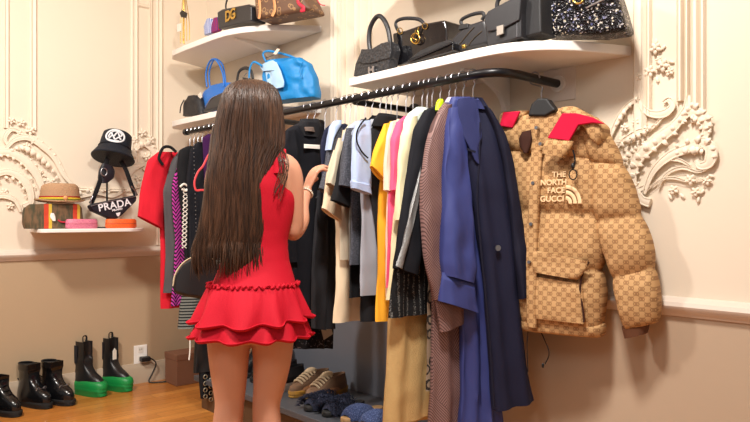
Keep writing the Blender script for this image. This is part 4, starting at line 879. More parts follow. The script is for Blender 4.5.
swirl([(-13.5,19),(-10,22.5),(-5,23),(-2,21)], .0035).build('emblem_letters', wh, r); swirl([(-12,12.8),(-7.5,12.4),(-3,13)], .0045).build('emblem_letters', wh, r)
PYb = SY-.07
s = S('triangle_bag', 'black triangular pouch with white brand lettering hanging by a black strap from the hat stand', 'bag', 114, 206, PYb, HS, far=True)
nyl = mat('navy_black_nylon', (22, 24, 34), .45, bump=.2)
s.slab('body', nyl, [(89,206),(92,204),(136,195),(138,197),(137,201),(122,216),(117,219),(110,219),(92,211)], 0, .06, .012, taper=.96)
s.tube('zip', chrome, [(91,206),(112,201),(136,196.5)], .0016, -.004)
x, z = s.L(114.5, 205.2); M_ = frame(s.P(x, -.0035, z), (s.d+Vector((0, 0, .21))), (0, 0, 1)); 
wht = mat('white_print', (232, 232, 236), .6)
writing('lettering', 'PRADA', .062, M_, wht, s.r, ext=.001, bold=.001, space=1.05)
x, z = s.L(117, 209.6); writing('lettering', 'MILANO', .017, frame(s.P(x, -.0035, z), (s.d+Vector((0, 0, .21))), (0, 0, 1)), wht, s.r, ext=.001, bold=.0006)
s.slab('badge', wht, [(116,213.2),(120.5,212.2),(120,214.5),(119,216),(118,216.4),(117,215.5)], -.004, .003, .0006)
s.tube('strap', blackc, [(91,204,.03),(96,192,.03),(101,178,.04),(106,164,.05),(108,158,.06)], .014, flat=.2)
s.tube('strap', blackc, [(136,196,.03),(131,184,.03),(126,170,.04),(121,161,.05)], .014, flat=.2)
s.tube('chain', chrome, [(131,186),(135,191),(136,196)], .004, .02); s.tube('chain', chrome, [(93,196),(91,200),(91,204)], .004, .02)
s.blob('round_pouch', nyl, [(103,163,113,166),(100,170,116,171),(99,178,115,178),(101,183,108,183)], .02, .035, .003, n=16, cols=24); s.tube('pouch_ring', chrome, [(104+3*math.cos(t), 172+4*math.sin(t)) for t in [j*PI/4 for j in range(8)]], .003, .02, closed=True)
# ------------------------------------------------------------ footwear
def foot_outline(L, w, n=28, toe=.5):
    out = []
    for j in range(n):
        t = 2*PI*j/n; y = math.cos(t); x = math.sin(t)
        wy = w*(.80+.20*y if y > 0 else .80+.02*y); out.append((wy*math.copysign(abs(x)**.85, x), L/2*math.copysign(abs(y)**.9, y)))
    return out
def shoe(name, label, cat, pos, ang, L, w, soleH, upper, msole, mup, group=None, hang=0., parts=None, platform=0.):
    """upper rows: (z, front, back, halfwidth)"""
    r = root(name, label, cat, pos, ang, group); M = MW[r.name]
    mb = MB(); o_ = foot_outline(L, w)
    mb.rings([[Vector((x*q, y*q, z)) for x, y in o_] for z, q in ((0, .95), (.006, 1.), (soleH*.5, .985), (soleH*.55, 1.02), (soleH*.95, 1.01), (soleH, .97))]).xf(M).build('sole', msole, r, angle=50)
    mb = MB(); R_ = []
    for z, f, b, hw in interp(upper, 26):
        R_.append([Vector((hw*math.copysign(abs(math.sin(t))**.9, math.sin(t))*(1 if math.cos(t) < 0 else .93+.07*math.cos(t)), (f if math.cos(t) > 0 else b)*math.copysign(abs(math.cos(t))**.92, math.cos(t)), z)) for t in [j*2*PI/28 for j in range(28)]])
    R_.append([lerp(p, sum(R_[-1], Vector())/28, .12) for p in R_[-1]]); R_.append([p-Vector((0, 0, .02)) for p in R_[-1]])
    mb.rings(R_).xf(M).build('upper', mup, r, angle=60)
    return r, M
bootm = mat('glossy_black_leather', (16, 16, 18), .22, coat=.3, bump=.1, bscale=60.); solem = mat('black_rubber_sole', (20, 20, 20), .7)
green = mat('green_rubber', (16, 132, 62), .45, var=.08, fn=None); mattl = mat('black_calf', (22, 22, 24), .35, bump=.15)
horse = [(.03, .135, -0.0, .0)]
def boot_rows(h, shaft=.05, L=.28, s0=.03, sf=.0):
    a = L/2
    return [(s0, a*.95, a*.93, .046), (s0+.035, a*.93, a*.92, .048), (s0+.06, a*.78, a*.90, .044), (s0+.085, a*.42, a*.87, .039), (s0+.12, a*.12, a*.84, .036), (s0+.16, -.004, a*.84, .038)]+[(lerp(s0+.18, h, i/3), sf, a*.88, shaft*.86+.0*i) for i in range(4)]
def at_floor(u, v): p = PZ(u, v, 0.); return p
A1 = math.radians(-163)   # toes point toward the room, slightly right
def placed(u, v, dy=0.): p = PZ(u, v, 0); return (p.x, p.y+dy, 0)
bits = []
for i, (u, v, lab) in enumerate(((34, 406, 'black ankle boot with silver bar trim, left one of that pair'), (57, 403, 'black ankle boot with silver bar trim, right one of that pair'))):
    r, M = shoe('ankle_boot', lab, 'boot', placed(u, v), math.radians(-158), .28, .054, .035, boot_rows(.245, .052, .28, .03), solem, bootm, 'boots along the far wall')
    mb = MB()
    for sx_ in (-.022, .022): mb.tube([M @ Vector((sx_+.011*math.cos(t), .062+.006*math.sin(t), .108+.010*math.sin(t))) for t in [j*PI/5 for j in range(10)]], .003, 6, closed=True)
    mb.tube([M @ Vector((-.02, .066, .108)), M @ Vector((.02, .066, .108))], .0035, 6); mb.build('metal_bit', chrome, r)
    MB().tube([M @ Vector((.035*math.cos(t), -.065+.05*math.sin(t), .245)) for t in [j*PI/8 for j in range(16)]], .004, 6, closed=True).build('top_binding', solem, r)
    if i == 0: MB().prism([M @ Vector((-.062, .08, .03)), M @ Vector((-.062, .095, .03)), M @ Vector((-.06, .09, .07)), M @ Vector((-.06, .08, .07))], M.to_3x3() @ Vector((-.003, 0, 0))).build('price_tag', mat('white_price_tag', (236, 234, 228), .7), r)
    MB().tube([M @ Vector((0, -.127, .14)), M @ Vector((0, -.15, .15)), M @ Vector((0, -.145, .12)), M @ Vector((0, -.128, .12))], .004, 6).build('heel_loop', solem, r)
for i, (u, v, lab) in enumerate(((88, 394, 'tall black Chelsea boot with chunky green sole, left one of that pair'), (114, 389, 'tall black Chelsea boot with chunky green sole and white tag, right one'))):
    r, M = shoe('chelsea_boot', lab, 'boot', placed(u, v), math.radians(-160), .30, .062, .055, boot_rows(.325, .040, .28, .05, -.022), green, mattl, 'boots along the far wall')
    ou = foot_outline(.31, .064); MB().rings([[M @ Vector((x*q, y*q, z)) for x, y in ou] for z, q in ((.050, 1.), (.066, 1.), (.082, .95), (.092, .82))]).build('rubber_rand', green, r, angle=50)
    for yy in (-.095, -.03): MB().tube(cr([M @ Vector((-.012, yy, .32)), M @ Vector((-.012, yy, .355)), M @ Vector((.012, yy, .355)), M @ Vector((.012, yy, .32))], 4), .0065, 6, .5).build('pull_tab', blackc, r)
    for sx_ in (-1, 1): MB().prism([M @ Vector((sx_*.033, -.085, .3)), M @ Vector((sx_*.033, -.055, .3)), M @ Vector((sx_*.033, -.06, .19)), M @ Vector((sx_*.033, -.08, .19))], M.to_3x3() @ Vector((sx_*.003, 0, 0))).build('elastic_panel', blackc2, r)
    if i: MB().prism([M @ Vector((q[0], .004, q[1])) for q in ((.014, .19), (-.014, .19), (-.014, .245), (0, .262), (.014, .245))], M.to_3x3() @ Vector((0, .003, 0))).build('price_tag', mat('cream_price_tag', (240, 236, 224), .7), r)
for i, (u, v, lab) in enumerate(((-24, 421, 'black lace-up combat boot cut off at the left edge'), (3, 414, 'black lace-up combat boot, right one of the pair at the left edge'))):
    r, M = shoe('combat_boot', lab, 'boot', placed(u, v), math.radians(-158), .28, .054, .035, boot_rows(.20, .045, .28, .03), solem, bootm, 'boots along the far wall')
    for q in range(5): 
        z = .09+q*.022; yy = .075-q*.021; MB().tube([M @ Vector((-.02, yy, z)), M @ Vector((0, yy+.008, z+.008)), M @ Vector((.02, yy, z))], .003, 6).build('lace', blackc, r)
    MB().tube(cr([M @ Vector((0, -.12, .18)), M @ Vector((0, -.15, .20)), M @ Vector((0, -.15, .16)), M @ Vector((0, -.125, .15))], 4), .004, 6).build('pull_loop', solem, r)
# on the platform
def pp(x, y): return (x, y, PT)
GP = 'shoes on the grey platform'
brownup = mat('bronze_suede', (120, 92, 70), .8, bump=.4); gumsole = mat('yellow_gum_sole', (200, 150, 50), .6, c2=(110, 80, 50), vscale=20.)
lacem = cloth('beige_laces', (196, 176, 146))
def sneaker_rows(s0=.03): return [(s0, .148, .14, .045), (s0+.022, .142, .14, .045), (s0+.034, .11, .138, .042), (s0+.046, .07, .135, .038), (s0+.060, .025, .132, .034), (s0+.072, -.02, .132, .031)]
for u, v, lab in ((2.12, 2.84, 'bronze brown laced sneaker with yellow sole, left one of its pair'), (2.13, 2.715, 'bronze brown laced sneaker, right one of its pair, beside the fluffy slippers')):
    r, M = shoe('sneaker', lab, 'sneaker', pp(u, v), math.radians(99), .30, .050, .035, sneaker_rows(.032), gumsole, brownup, GP)
    for q in range(6):
        yy = .095-q*.018; z = .070+q*.008
        mb = MB(); mb.tube(cr([M @ Vector((-.028, yy-.008, z-.006)), M @ Vector((-.01, yy, z+.010)), M @ Vector((.012, yy+.006, z+.010)), M @ Vector((.028, yy-.004, z-.004))], 3), .0055, 6); mb.build('lace', lacem, r)
    MB().ell(M @ Vector((0, -.0, .112)), (.024, .038, .018), M.to_3x3(), 12, 8).build('tongue', lacem, r); MB().rings([[M @ Vector((.053*q*math.sin(t), .125*q*math.cos(t)+.012, z)) for t in [j*2*PI/28 for j in range(28)]] for z, q in ((.034, .97), (.05, .9), (.06, .75))], False, False).build('toe_overlay', mat('tan_overlay', (158, 112, 76), .6), r)
whs = mat('white_foam_sole', (226, 222, 214), .6)
for u, v, lab in ((2.06, 2.985, 'black knit sneaker with thick white sole left of the bronze sneakers'), (2.10, 3.105, 'black knit sneaker with white sole farther back on the platform')):
    r, M = shoe('knit_sneaker', lab, 'sneaker', pp(u, v), math.radians(99), .27, .05, .045, sneaker_rows(.042), whs, blackc2, GP)
    for q in range(4): MB().tube([M @ Vector((-.024, .06-q*.02, .10+q*.010)), M @ Vector((0, .062-q*.02, .112+q*.010)), M @ Vector((.024, .06-q*.02, .10+q*.010))], .004, 6).build('lace', blackc, r)
fur = cloth('navy_faux_fur', (44, 48, 66), bump=1., bscale=120.)
def slide(name, lab, pos, ang, mu, ms, furry):
    r = root(name, lab, 'slipper', pos, ang, GP); M = MW[r.name]; o_ = foot_outline(.27, .05)
    MB().rings([[M @ Vector((x*q, y*q, z)) for x, y in o_] for z, q in ((0, .95), (.005, 1.), (.024, 1.), (.028, .96))]).build('sole', ms, r, angle=50)
    R_ = []
    for i in range(13):
        yy = lerp(-.03, .115, i/12); hh = .040+.018*math.sin(i/12*PI) if i < 12 else .03; ww = .054 if i < 9 else lerp(.054, .034, (i-9)/3)
        R_.append([M @ Vector(((ww*math.cos(PI-PI*j/14)), yy, .014+hh*math.sin(PI*j/14))) for j in range(15)]+[M @ Vector(((ww-.008)*math.cos(PI*j/14), yy, .014+(hh-.008)*math.sin(PI*j/14))) for j in range(15)])
    MB().rings(R_).build('upper', mu, r, angle=60)
    if furry:
        hb_ = MB()
        for i in range(900):
            yy = rnd.uniform(-.04, .125); a_ = rnd.uniform(.05, PI-.05); p = Vector((.054*math.cos(a_), yy, .014+.052*math.sin(a_))); d_ = Vector((math.cos(a_)+rnd.uniform(-.5, .5), rnd.uniform(-.2, .9), math.sin(a_)*.7+rnd.uniform(-.4, .3))).normalized()
            hb_.tube([M @ p, M @ (p+d_*.012+Vector((0, .002, 0))), M @ (p+d_*.022+Vector((0, .006, -.004)))], [.0016, .001, .0003], 4)
        tag(hb_.build('fur_pile', fur, r), kind='stuff')
slide('fur_slipper', 'fluffy dark navy slipper beside the bronze sneakers', pp(2.02, 2.585), math.radians(97), fur, solem, True)
slide('fur_slipper', 'fluffy dark navy slipper beside the indigo denim slippers', pp(2.03, 2.46), math.radians(97), fur, solem, True)
jean = cloth('indigo_denim', (50, 62, 98), fn=speck_fn((84, 98, 138), 200., .5)); 
slide('denim_slipper', 'indigo denim slipper with tan sole next to the fluffy slippers', pp(2.03, 2.325), math.radians(97), jean, mat('tan_sole', (176, 140, 96), .7), False)
slide('denim_slipper', 'indigo denim slipper beside the straw linen trousers', pp(2.03, 2.205), math.radians(97), jean, mat('tan_sole_edge', (176, 140, 96), .7), False)

for u, v, lab in ((2.13, 3.24, 'black leather ankle boot on the platform just beyond the black knit sneakers'), (2.13, 3.37, 'black leather ankle boot farthest from the camera on the grey platform')):
    r, M = shoe('ankle_boot', lab, 'boot', pp(u, v), math.radians(99), .27, .05, .03, boot_rows(.17, .042, .27, .028), solem, mattl, GP)
    MB().tube([M @ Vector((.034*math.cos(t), -.065+.048*math.sin(t), .17)) for t in [j*PI/8 for j in range(16)]], .004, 6, closed=True).build('top_binding', solem, r)
# ================================================================== THE SHOPPER
GS = 283.; gx, gy = 1.282, 2.076; GA = -math.radians(35)
skin = mat('skin', (206, 150, 122), .5, var=.04, vscale=12., sss=.08, bump=.05, bscale=200.)
r = root('person', 'young woman from behind, waist-length brown hair, red ruffled dress, one hand raised', 'person', (gx, gy, 0), GA); PM = MW[r.name]; person = r
def W3(x, y, z): return PM @ Vector((x, y, z))
def ux(u): return (u-250)/GS
def vz(v): return EYE-(v-HOR)/GS
mb = MB()
def eloft(rows, n=30, seg=32, p=1.):  # rows: cx, cy, z, hw, hd
    R_ = [[W3(cx+hw*math.copysign(abs(math.cos(t))**p, math.cos(t)), cy+hd*math.copysign(abs(math.sin(t))**p, math.sin(t)), z) for t in [j*2*PI/seg for j in range(seg)]] for cx, cy, z, hw, hd in interp(rows, n)]
    return R_
torso = [(.005, .0, .66, .05, .06), (.008, -.004, .70, .125, .095), (.012, -.008, .76, .148, .110), (.015, -.008, .83, .145, .112), (.018, .0, .92, .118, .090), (.022, .005, 1.0, .105, .078), (.022, .005, 1.08, .118, .084), (.02, .005, 1.15, .132, .092), (.018, -.002, 1.22, .140, .088), (.018, -.006, 1.28, .138, .074), (.018, -.004, 1.315, .105, .058), (.016, .0, 1.335, .060, .048), (.014, .006, 1.36, .046, .046), (.014, .012, 1.40, .044, .046), (.014, .018, 1.43, .044, .048)]
mb.rings(eloft(torso, 50))
def limb(pts, seg=20, n=8, fl=1., side=None):
    P_ = cr([W3(*q[:3]) for q in pts], n); rr = [q[0] for q in interp([(q[3],) for q in pts], len(P_))]
    mb.tube(P_, rr, seg, fl, side)
# legs
limb([(-.066, -.004, .82, .070), (-.072, -.004, .72, .078), (-.072, 0, .60, .070), (-.070, 0, .50, .058), (-.070, -.004, .44, .051), (-.077, -.010, .36, .052), (-.080, -.018, .27, .049), (-.080, -.008, .17, .034), (-.080, 0, .09, .029), (-.080, .004, .05, .031)])
limb([(.078, -.004, .82, .070), (.080, -.004, .72, .078), (.078, 0, .60, .069), (.067, 0, .50, .056), (.058, -.004, .44, .049), (.060, -.010, .36, .050), (.060, -.018, .27, .047), (.060, -.008, .17, .033), (.060, 0, .09, .028), (.060, .004, .05, .030)])
for sx_ in (-.080, .060):
    limb([(sx_, -.045, .030, .026), (sx_, 0, .036, .034), (sx_, .06, .034, .033), (sx_, .12, .024, .034), (sx_, .16, .018, .026), (sx_, .18, .016, .014)], fl=.8, side=(0, 0, 1))
# right arm: shoulder, elbow, wrist
SHO = (.135, -.005, 1.285); ELB = (ux(293), .045, vz(232)); WRI = (ux(308), .19, vz(187)); 
limb([(.085, -.004, 1.285, .045), (.125, -.004, 1.275, .047), (.146, .002, 1.235, .042), (.153, .015, 1.16, .037), (.156, .03, 1.09, .034), (ELB[0], ELB[1], ELB[2], .034), (lerp(ELB[0], WRI[0], .25)+.01, lerp(ELB[1], WRI[1], .25), lerp(ELB[2], WRI[2], .25)+.0, .036), (lerp(ELB[0], WRI[0], .6), lerp(ELB[1], WRI[1], .6), lerp(ELB[2], WRI[2], .6), .028), (WRI[0], WRI[1], WRI[2], .0215)])
# left arm goes forward, hidden behind the hair
LW = (-.13, .24, 1.02)
limb([(-.05, -.004, 1.285, .045), (-.095, -.004, 1.275, .046), (-.118, .01, 1.22, .040), (-.125, .03, 1.13, .036), (-.128, .05, 1.05, .034), (-.135, .12, 1.02, .034), (-.135, .19, 1.015, .027), LW+(.0215,)])
# head
HC = (-.005+.014, .03, 1.49)
hr = [(HC[0], .03, 1.385, .030, .040), (HC[0], .036, 1.40, .045, .062), (HC[0], .032, 1.43, .060, .082), (HC[0], .026, 1.47, .069, .092), (HC[0], .022, 1.51, .072, .095), (HC[0], .018, 1.545, .066, .086), (HC[0], .016, 1.57, .048, .062), (HC[0], .016, 1.582, .018, .024)]
mb.rings(eloft(hr, 26))
mb.ell(W3(HC[0], .125, 1.462), (.012, .016, .02), None, 10, 8); mb.tube([W3(HC[0], .112, 1.495), W3(HC[0], .132, 1.463)], [.008, .011], 8)
for s_ in (-1, 1): mb.ell(W3(HC[0]+s_*.072, .02, 1.475), (.008, .018, .03), PM.to_3x3(), 10, 8)
mb.ell(W3(HC[0], .112, 1.425), (.02, .012, .007), PM.to_3x3(), 10, 6); mb.ell(W3(HC[0], .10, 1.398), (.02, .02, .016), PM.to_3x3(), 10, 6)
# hands
def hand(wr, palmdir, up, spread, curl, sgn, lens=(.066, .074, .070, .056)):
    wr = Vector(wr); f = Vector(palmdir).normalized(); s_ = Vector(spread).normalized(); s_ = (s_-f*s_.dot(f)).normalized(); n_ = f.cross(s_)*sgn
    def q(a, b, c): return W3(*(wr+f*a+s_*b+n_*c))
    mb.tube([q(-.01, 0, 0), q(.02, .002, .0), q(.05, .002, .0), q(.078, .0, .002)], [.022, .031, .036, .031], 14, .42, PM.to_3x3() @ n_)
    for i, b in enumerate((.027, .009, -.009, -.026)):
        L_ = lens[i]; a0 = .072-(.004 if i in (0, 3) else 0); pts = [q(a0-.03, b*.8, 0), q(a0, b, 0)]; ang = 0; p_ = (a0, b, 0.)
        for kx, fr in enumerate((.42, .32, .26)):
            ang += curl[i]*(.8, 1., .7)[kx]; p_ = (p_[0]+L_*fr*math.cos(ang), b*(1.04), p_[2]+L_*fr*math.sin(ang)); pts.append(q(*p_))
        mb.tube(cr(pts, 4), [.0092]*5+[.0088]*4+[.0083]*4+[.0076]*3+[.0055], 10)
    th = [q(.012, .020, .006), q(.035, .040, .016), q(.058, .048, .030), q(.080, .040, .044)]
    mb.tube(cr(th, 4), [.014, .0135, .013, .0125, .012, .0115, .011, .0105, .010, .0098, .0092, .0085, .006], 10)
hand(WRI, (ux(326)-WRI[0], .045, vz(142)-WRI[2]), None, (-.3, .9, .2), (.35, .45, .5, .6), -1)
hand(LW, (0., 1, -.15), None, (1, 0, .2), (.5, .6, .65, .7), -1)
bm_o = mb.build('body', skin, person, angle=0)
md = bm_o.modifiers.new('r', 'REMESH'); md.mode = 'VOXEL'; md.voxel_size = .0042; md.use_smooth_shade = True
sm = bm_o.modifiers.new('s', 'SMOOTH'); sm.factor = .5; sm.iterations = 5
dg = bpy.context.evaluated_depsgraph_get(); me = bpy.data.meshes.new_from_object(bm_o.evaluated_get(dg)); bm_o.modifiers.clear(); bm_o.data = me
me.polygons.foreach_set('use_smooth', [True]*len(me.polygons))
for s_ in (-1, 1):
    e = MB().ell(W3(HC[0]+s_*.03, .108, 1.485), (.011, .009, .008), PM.to_3x3(), 12, 8).build('eye', mat('eye_white', (236, 234, 230), .2), person); MB().ell(W3(HC[0]+s_*.03, .116, 1.485), (.005, .003, .005), PM.to_3x3(), 10, 6).build('iris', mat('brown_iris', (60, 38, 24), .2), e)
    MB().tube(cr([W3(HC[0]+s_*.014, .114, 1.503), W3(HC[0]+s_*.03, .112, 1.509), W3(HC[0]+s_*.048, .098, 1.503)], 4), .003, 6).build('eyebrow', mat('dark_brown_brow', (48, 30, 20), .8), person)
MB().ell(W3(HC[0], .119, 1.426), (.021, .010, .008), PM.to_3x3(), 14, 8).build('lips', mat('lip_pink', (196, 96, 92), .45), person)
# dress
red = cloth('red_stretch_crepe', (186, 14, 38), var=.04, rough=.75, bump=.25, bscale=260.)
dr = [(.016, -.008, .80, .158, .121), (.016, -.008, .84, .152, .120), (.018, .0, .90, .130, .101), (.020, .004, .96, .114, .089), (.022, .005, 1.02, .110, .085), (.022, .005, 1.08, .123, .091), (.021, .005, 1.13, .134, .098), (.020, .002, 1.17, .136, .099), (.020, -.003, 1.21, .118, .100), (.02, -.008, 1.25, .106, .090), (.02, -.010, 1.28, .100, .080), (.02, -.008, 1.305, .092, .068)]
R_ = eloft(dr, 46, 64)
for i, ring in enumerate(R_):
    for j, p in enumerate(ring):
        z = p.z; w_ = noise.noise(Vector((z*45, math.cos(j/64*2*PI)*2.2, 3)))*.0028*math.exp(-((z-1.02)/.09)**2)+noise.noise(p*14)*.002; c_ = PM @ Vector((.02, 0, z)); ring[j] = p+(p-c_).normalized()*w_
dress = MB().rings(R_, False, False).build('dress', red, person, angle=0)
so = dress.modifiers.new('t', 'SOLIDIFY'); so.thickness = .003; so.offset = 1
for s_ in (-1, 1): 
    pts = cr([W3(.02+s_*.082, -.083, 1.25), W3(.02+s_*.085, -.062, 1.315), W3(.02+s_*.085, -.01, 1.338), W3(.02+s_*.08, .05, 1.31), W3(.02+s_*.075, .085, 1.25)], 5)
    MB().tube(pts, .022, 10, .25, PM.to_3x3() @ Vector((0, 0, 1))).build('strap', red, dress)
MB().tube(cr([W3(.02+.105*math.cos(t)*.95, -.005+.10*math.sin(t)*(.8), 1.298) for t in [PI+.25*PI*0+k*PI/8 for k in range(0, 9)]], 3), .0025, 6).build('neck_binding', red, dress)
def ruffle(name, z0, z1, w0, d0, w1, d1, k, amp, cx=.0, ph=0., tl=0.):
    n = 22; seg = 220; R_ = []
    for i in range(n+3):
        g = min(i, n)/n; q = g**.8; hw = lerp(w0, w1, q); hd = lerp(d0, d1, q); z = lerp(z0, z1, g); ins = -.003*(i-n) if i > n else 0; ring = []
        for j in range(seg):
            t = 2*PI*j/seg; wv = math.sin(k*t+ph+1.3*math.sin(2*t+1)+.9*noise.noise(Vector((math.cos(t)*2, math.sin(t)*2, g)))); fine = math.sin(46*t+3*math.sin(3*t))*.0035*math.exp(-g*5)
            a_ = amp*g**1.1*wv+fine-ins*0; rr = 1+a_/max(hw, .01)
            dz = -amp*.28*wv*g+ (.012*math.sin(t*1.0+.6))*g*tl
            ring.append(W3(.012+cx*g+(hw-ins)*rr*math.cos(t), -.006+(hd-ins)*rr*math.sin(t), z+dz+(.004*(i-n) if i > n else 0)))
        R_.append(ring)
    o = MB().rings(R_, False, False).build(name, red, dress, angle=0); so = o.modifiers.new('t', 'SOLIDIFY'); so.thickness = .0025; return o
ruffle('lower_ruffle', EYE-.305, EYE-.415, .160, .125, .205, .180, 13, .012, -.006, .8)
ruffle('upper_ruffle', EYE-.236, EYE-.355, .150, .120, .200, .178, 11, .018, -.004, 2.2, 1)
o_ = []
for j in range(240):
    t = 2*PI*j/240; o_.append(W3(.013+(.157+.004*math.sin(t*50))*math.cos(t), -.006+(.125+.004*math.sin(t*50))*math.sin(t), EYE-.236+.006*math.sin(t*44+2*math.sin(t*7))))
MB().tube(o_, .0045, 6, closed=True).build('gathered_frill', red, dress)
MB().prism([W3(*q) for q in ((ux(259), -.084, vz(160)), (ux(265), -.084, vz(160)), (ux(265), -.087, vz(172)), (ux(259), -.087, vz(172)))], PM.to_3x3() @ Vector((0, -.002, 0))).build('neck_tag', wh, dress)
# bracelet
ax = Vector((WRI[0]-ELB[0], WRI[1]-ELB[1], WRI[2]-ELB[2])).normalized(); wc = lerp(Vector(ELB), Vector(WRI), .90); t1 = ax.cross(Vector((1, 0, 0))).normalized(); t2 = ax.cross(t1)
bb = MB()
for j in range(22): t = 2*PI*j/22; bb.ell(W3(*(wc+(t1*math.cos(t)+t2*math.sin(t))*.0265)), .0042, None, 8, 6)
bb.build('bracelet', mat('pearl_beads', (232, 224, 206), .25), person)
# flat sandals under the feet
for sx_ in (-.080, .060):
    ou = foot_outline(.25, .045); MB().rings([[W3(sx_+x, y+.065, z) for x, y in ou] for z in (0., .012)]).build('sandal_sole', tanl, person); MB().tube(cr([W3(sx_-.042, .11, .012), W3(sx_-.03, .11, .05), W3(sx_, .11, .062), W3(sx_+.03, .11, .05), W3(sx_+.042, .11, .012)], 4), .009, 8, .3).build('sandal_strap', tanl, person)
# hair ------------------------------------------------------------
def hair_fn(T, O, b):
    x, y, z = T.xyz(O)[:3]; n = T.noise(T.scale(O, (1, 1, .05)), 130., 3.); n2 = T.noise(T.scale(O, (1, 1, .25)), 16., 2.)
    c = T.mix(T.step(n, .35, .68), lin((44, 28, 19)), lin((92, 62, 43))); return (T.mix(T.m('MULTIPLY', T.step(n2, .42, .62), .4), c, lin((34, 21, 15))), n)
hairm = mat('long_brown_hair', (88, 60, 44), .38, bump=.4, spec=.5, fn=hair_fn)
# silhouette: v, left u, right u, centre depth y, half depth
HRW = [(80.0, 243, 262, .012, .030), (82, 236, 268, .008, .055), (86, 229, 274, .004, .080), (92, 225, 278, .0, .098), (102, 222, 281, -.004, .110), (118, 218, 283, -.010, .110), (135, 214, 284, -.020, .098), (148, 213, 283, -.035, .084), (160, 212, 277, -.050, .070), (180, 210, 270, -.064, .056), (205, 207, 269, -.064, .050), (230, 202, 268, -.060, .048), (248, 196, 264, -.060, .044), (262, 197, 261, -.064, .034), (278, 202, 254, -.066, .012)]
HI = interp([(float(a), ux(b), ux(c), d, e) for a, b, c, d, e in HRW], 240)
def hair_at(v, th, sh=1.):
    v = max(80., min(278., v)); lo = 0; hi = 239
    while hi-lo > 1:
        m_ = (lo+hi)//2
        if HI[m_][0] <= v: lo = m_
        else: hi = m_
    f = (v-HI[lo][0])/max(1e-6, HI[hi][0]-HI[lo][0]); q = [lerp(a, b, f) for a, b in zip(HI[lo], HI[hi])]
    cx = (q[1]+q[2])/2; hw = (q[2]-q[1])/2*sh; return Vector((cx+hw*math.sin(th), q[3]-q[4]*sh*math.cos(th), vz(v)))
R_ = []
for i in range(70):
    v = 80.3+(i/69)**1.15*176; ring = []
    for j in range(72):
        th = 2*PI*j/72; rip = .004*math.sin(th*17+2*noise.noise(Vector((v*.02, th, 0))))+.006*noise.noise(Vector((th*2.2, v*.006, 7))); p = hair_at(v, th, .93)
        if v < 150 and math.cos(th) < -.35: p.y = min(p.y, .055)   # open at the face
        c_ = hair_at(v, th, 0.); p = p+(p-c_).normalized()*rip*min(1, (v-80)/20); ring.append(W3(*p))
    R_.append(ring)
hair = MB().rings(R_).build('hair', hairm, person, angle=0)
hs_ = MB(); rh = random.Random(3)
for i in range(1500):
    th0 = rh.uniform(-1.75, 1.75); v0 = rh.choice([81, 82, 84, 88, 95, 110, 130, 150]) + rh.uniform(0, 6); v1 = 277-rh.random()**1.3*44 + 4*math.sin(th0*2.)
    if rh.random() < .15: v1 = rh.uniform(180, 245)
    a_ = rh.uniform(-.10, .10); ph_ = rh.uniform(0, 6); ly = rh.uniform(.93, 1.02); pts = []; n_ = 16; cl = noise.noise(Vector((th0*3, 0, 2)))
    for q in range(n_):
        g = q/(n_-1); v = lerp(v0, v1, g); th = th0+a_*g+.05*math.sin(g*5+ph_)+.12*g*noise.noise(Vector((th0*4, g*2.2, 5)))
        if g > .8: th += (cl*.25)*(g-.8)*5*.5
        p = hair_at(v, th, ly+.012*math.sin(g*7+ph_)); pts.append(W3(*p))
    hs_.tube(pts, [.0006]+[.0017]*(n_-5)+[.0014, .0011, .0008, .0003], 4, caps=False)
# loose wisps over the right shoulder and stray ends at the bottom
for i in range(12):
    u0 = rh.uniform(276, 283); pts = [W3(ux(u0), -.05, vz(150)), W3(ux(u0+rh.uniform(2, 6)), -.085, vz(162)), W3(ux(u0+rh.uniform(1, 6)), -.095, vz(176)), W3(ux(u0+rh.uniform(-6, 2)), -.10, vz(190+rh.uniform(-6, 14)))]
    hs_.tube(cr(pts, 4), .0013, 4, caps=False)
for i in range(60):
    th = rh.uniform(-1.4, 1.4); p = hair_at(240, th, .97); e = Vector((p.x+rh.uniform(-.02, .015), p.y-.004, vz(271+rh.uniform(-4, 9)))); hs_.tube(cr([W3(*p), W3(*(lerp(p, e, .5)+Vector((rh.uniform(-.006, .006), -.006, 0)))), W3(*e)], 4), [.0016]*4+[.0014, .0012, .0009, .0006, .0003], 4, caps=False)
hst = hs_.build('hair_strands', hairm, hair, angle=0); hst['kind'] = 'stuff'
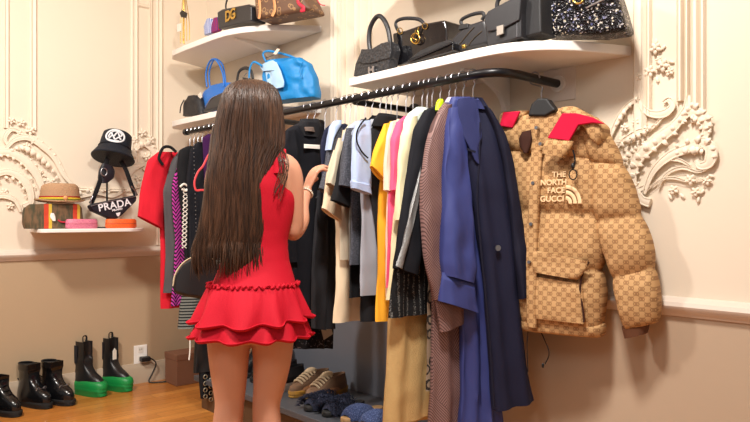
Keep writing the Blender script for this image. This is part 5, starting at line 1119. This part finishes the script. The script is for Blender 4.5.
# dome handbag hanging from the left hand ---------------------------
hb = W3(-.185, .215, .93)
s = S('dome_handbag', 'black dome shaped handbag with cream piping carried at the left hip behind the long hair', 'handbag', 196, 280, hb.y, vz(306), far=True, phi=35)
s.o = Vector((hb.x, hb.y, 0)); s.z0 = .7
s.slab('body', blk, [(172,288),(174,276),(181,265),(192,258),(204,256),(214,260),(220,270),(221,285),(219,298),(212,301),(185,297),(174,294)], 0, .08, .016)
s.tube('piping', mat('cream_piping', (206, 190, 156), .6), [(173,286),(175,275),(182,264),(192,257.5),(204,255.5),(213,259)], .0028, -.001)
s.tube('handle', blk, [(200,258,.04),(204,236,.04),(212,228,.04),(218,240,.04),(216,260,.04)], .006)
coral = mat('coral_red_strap', (226, 70, 76), .5)
s = S('coral_strap_pouch', 'coral red looped strap hanging at the far rail end beside the hair', 'strap', 222, 127, yh(224), 1.25, far=True)
s.tube('loop', coral, [(224,127),(218,140),(208,156),(203,166),(198,172),(194.5,182),(196,192),(201,196),(206,192)], .006, 0, flat=.4)
# ================================================================== LIGHT
wd = bpy.data.worlds.new('world'); bpy.context.scene.world = wd; wd.use_nodes = True
wd.node_tree.nodes['Background'].inputs[0].default_value = (1., .95, .9, 1); wd.node_tree.nodes['Background'].inputs[1].default_value = .24
def area(loc, tgt, size, power, col=(1, .94, .87)):
    l = bpy.data.lights.new('ceiling_or_fill_lamp', 'AREA'); l.size = size; l.energy = power; l.color = col; l.spread = math.radians(150)
    o = bpy.data.objects.new('ceiling_or_fill_lamp', l); C.objects.link(o); o.location = loc
    o.rotation_euler = (Vector(tgt)-Vector(loc)).to_track_quat('-Z', 'Y').to_euler(); return o
area((.9, .9, 3.0), (1.6, 1.8, 1.0), .3, 56)
area((-.1, 2.6, 3.0), (1.2, 3.6, .8), .3, 56)
area((-1.2, .4, 2.9), (1.2, 2.6, 1.0), 1.2, 24, (1, .96, .92))  # broad fill light on the left, added without a fixture to lift shade
vs = bpy.context.scene.view_settings; vs.view_transform = 'Standard'; vs.look = 'None'; vs.exposure = 0.; vs.gamma = 1.; vs.use_curve_mapping = False
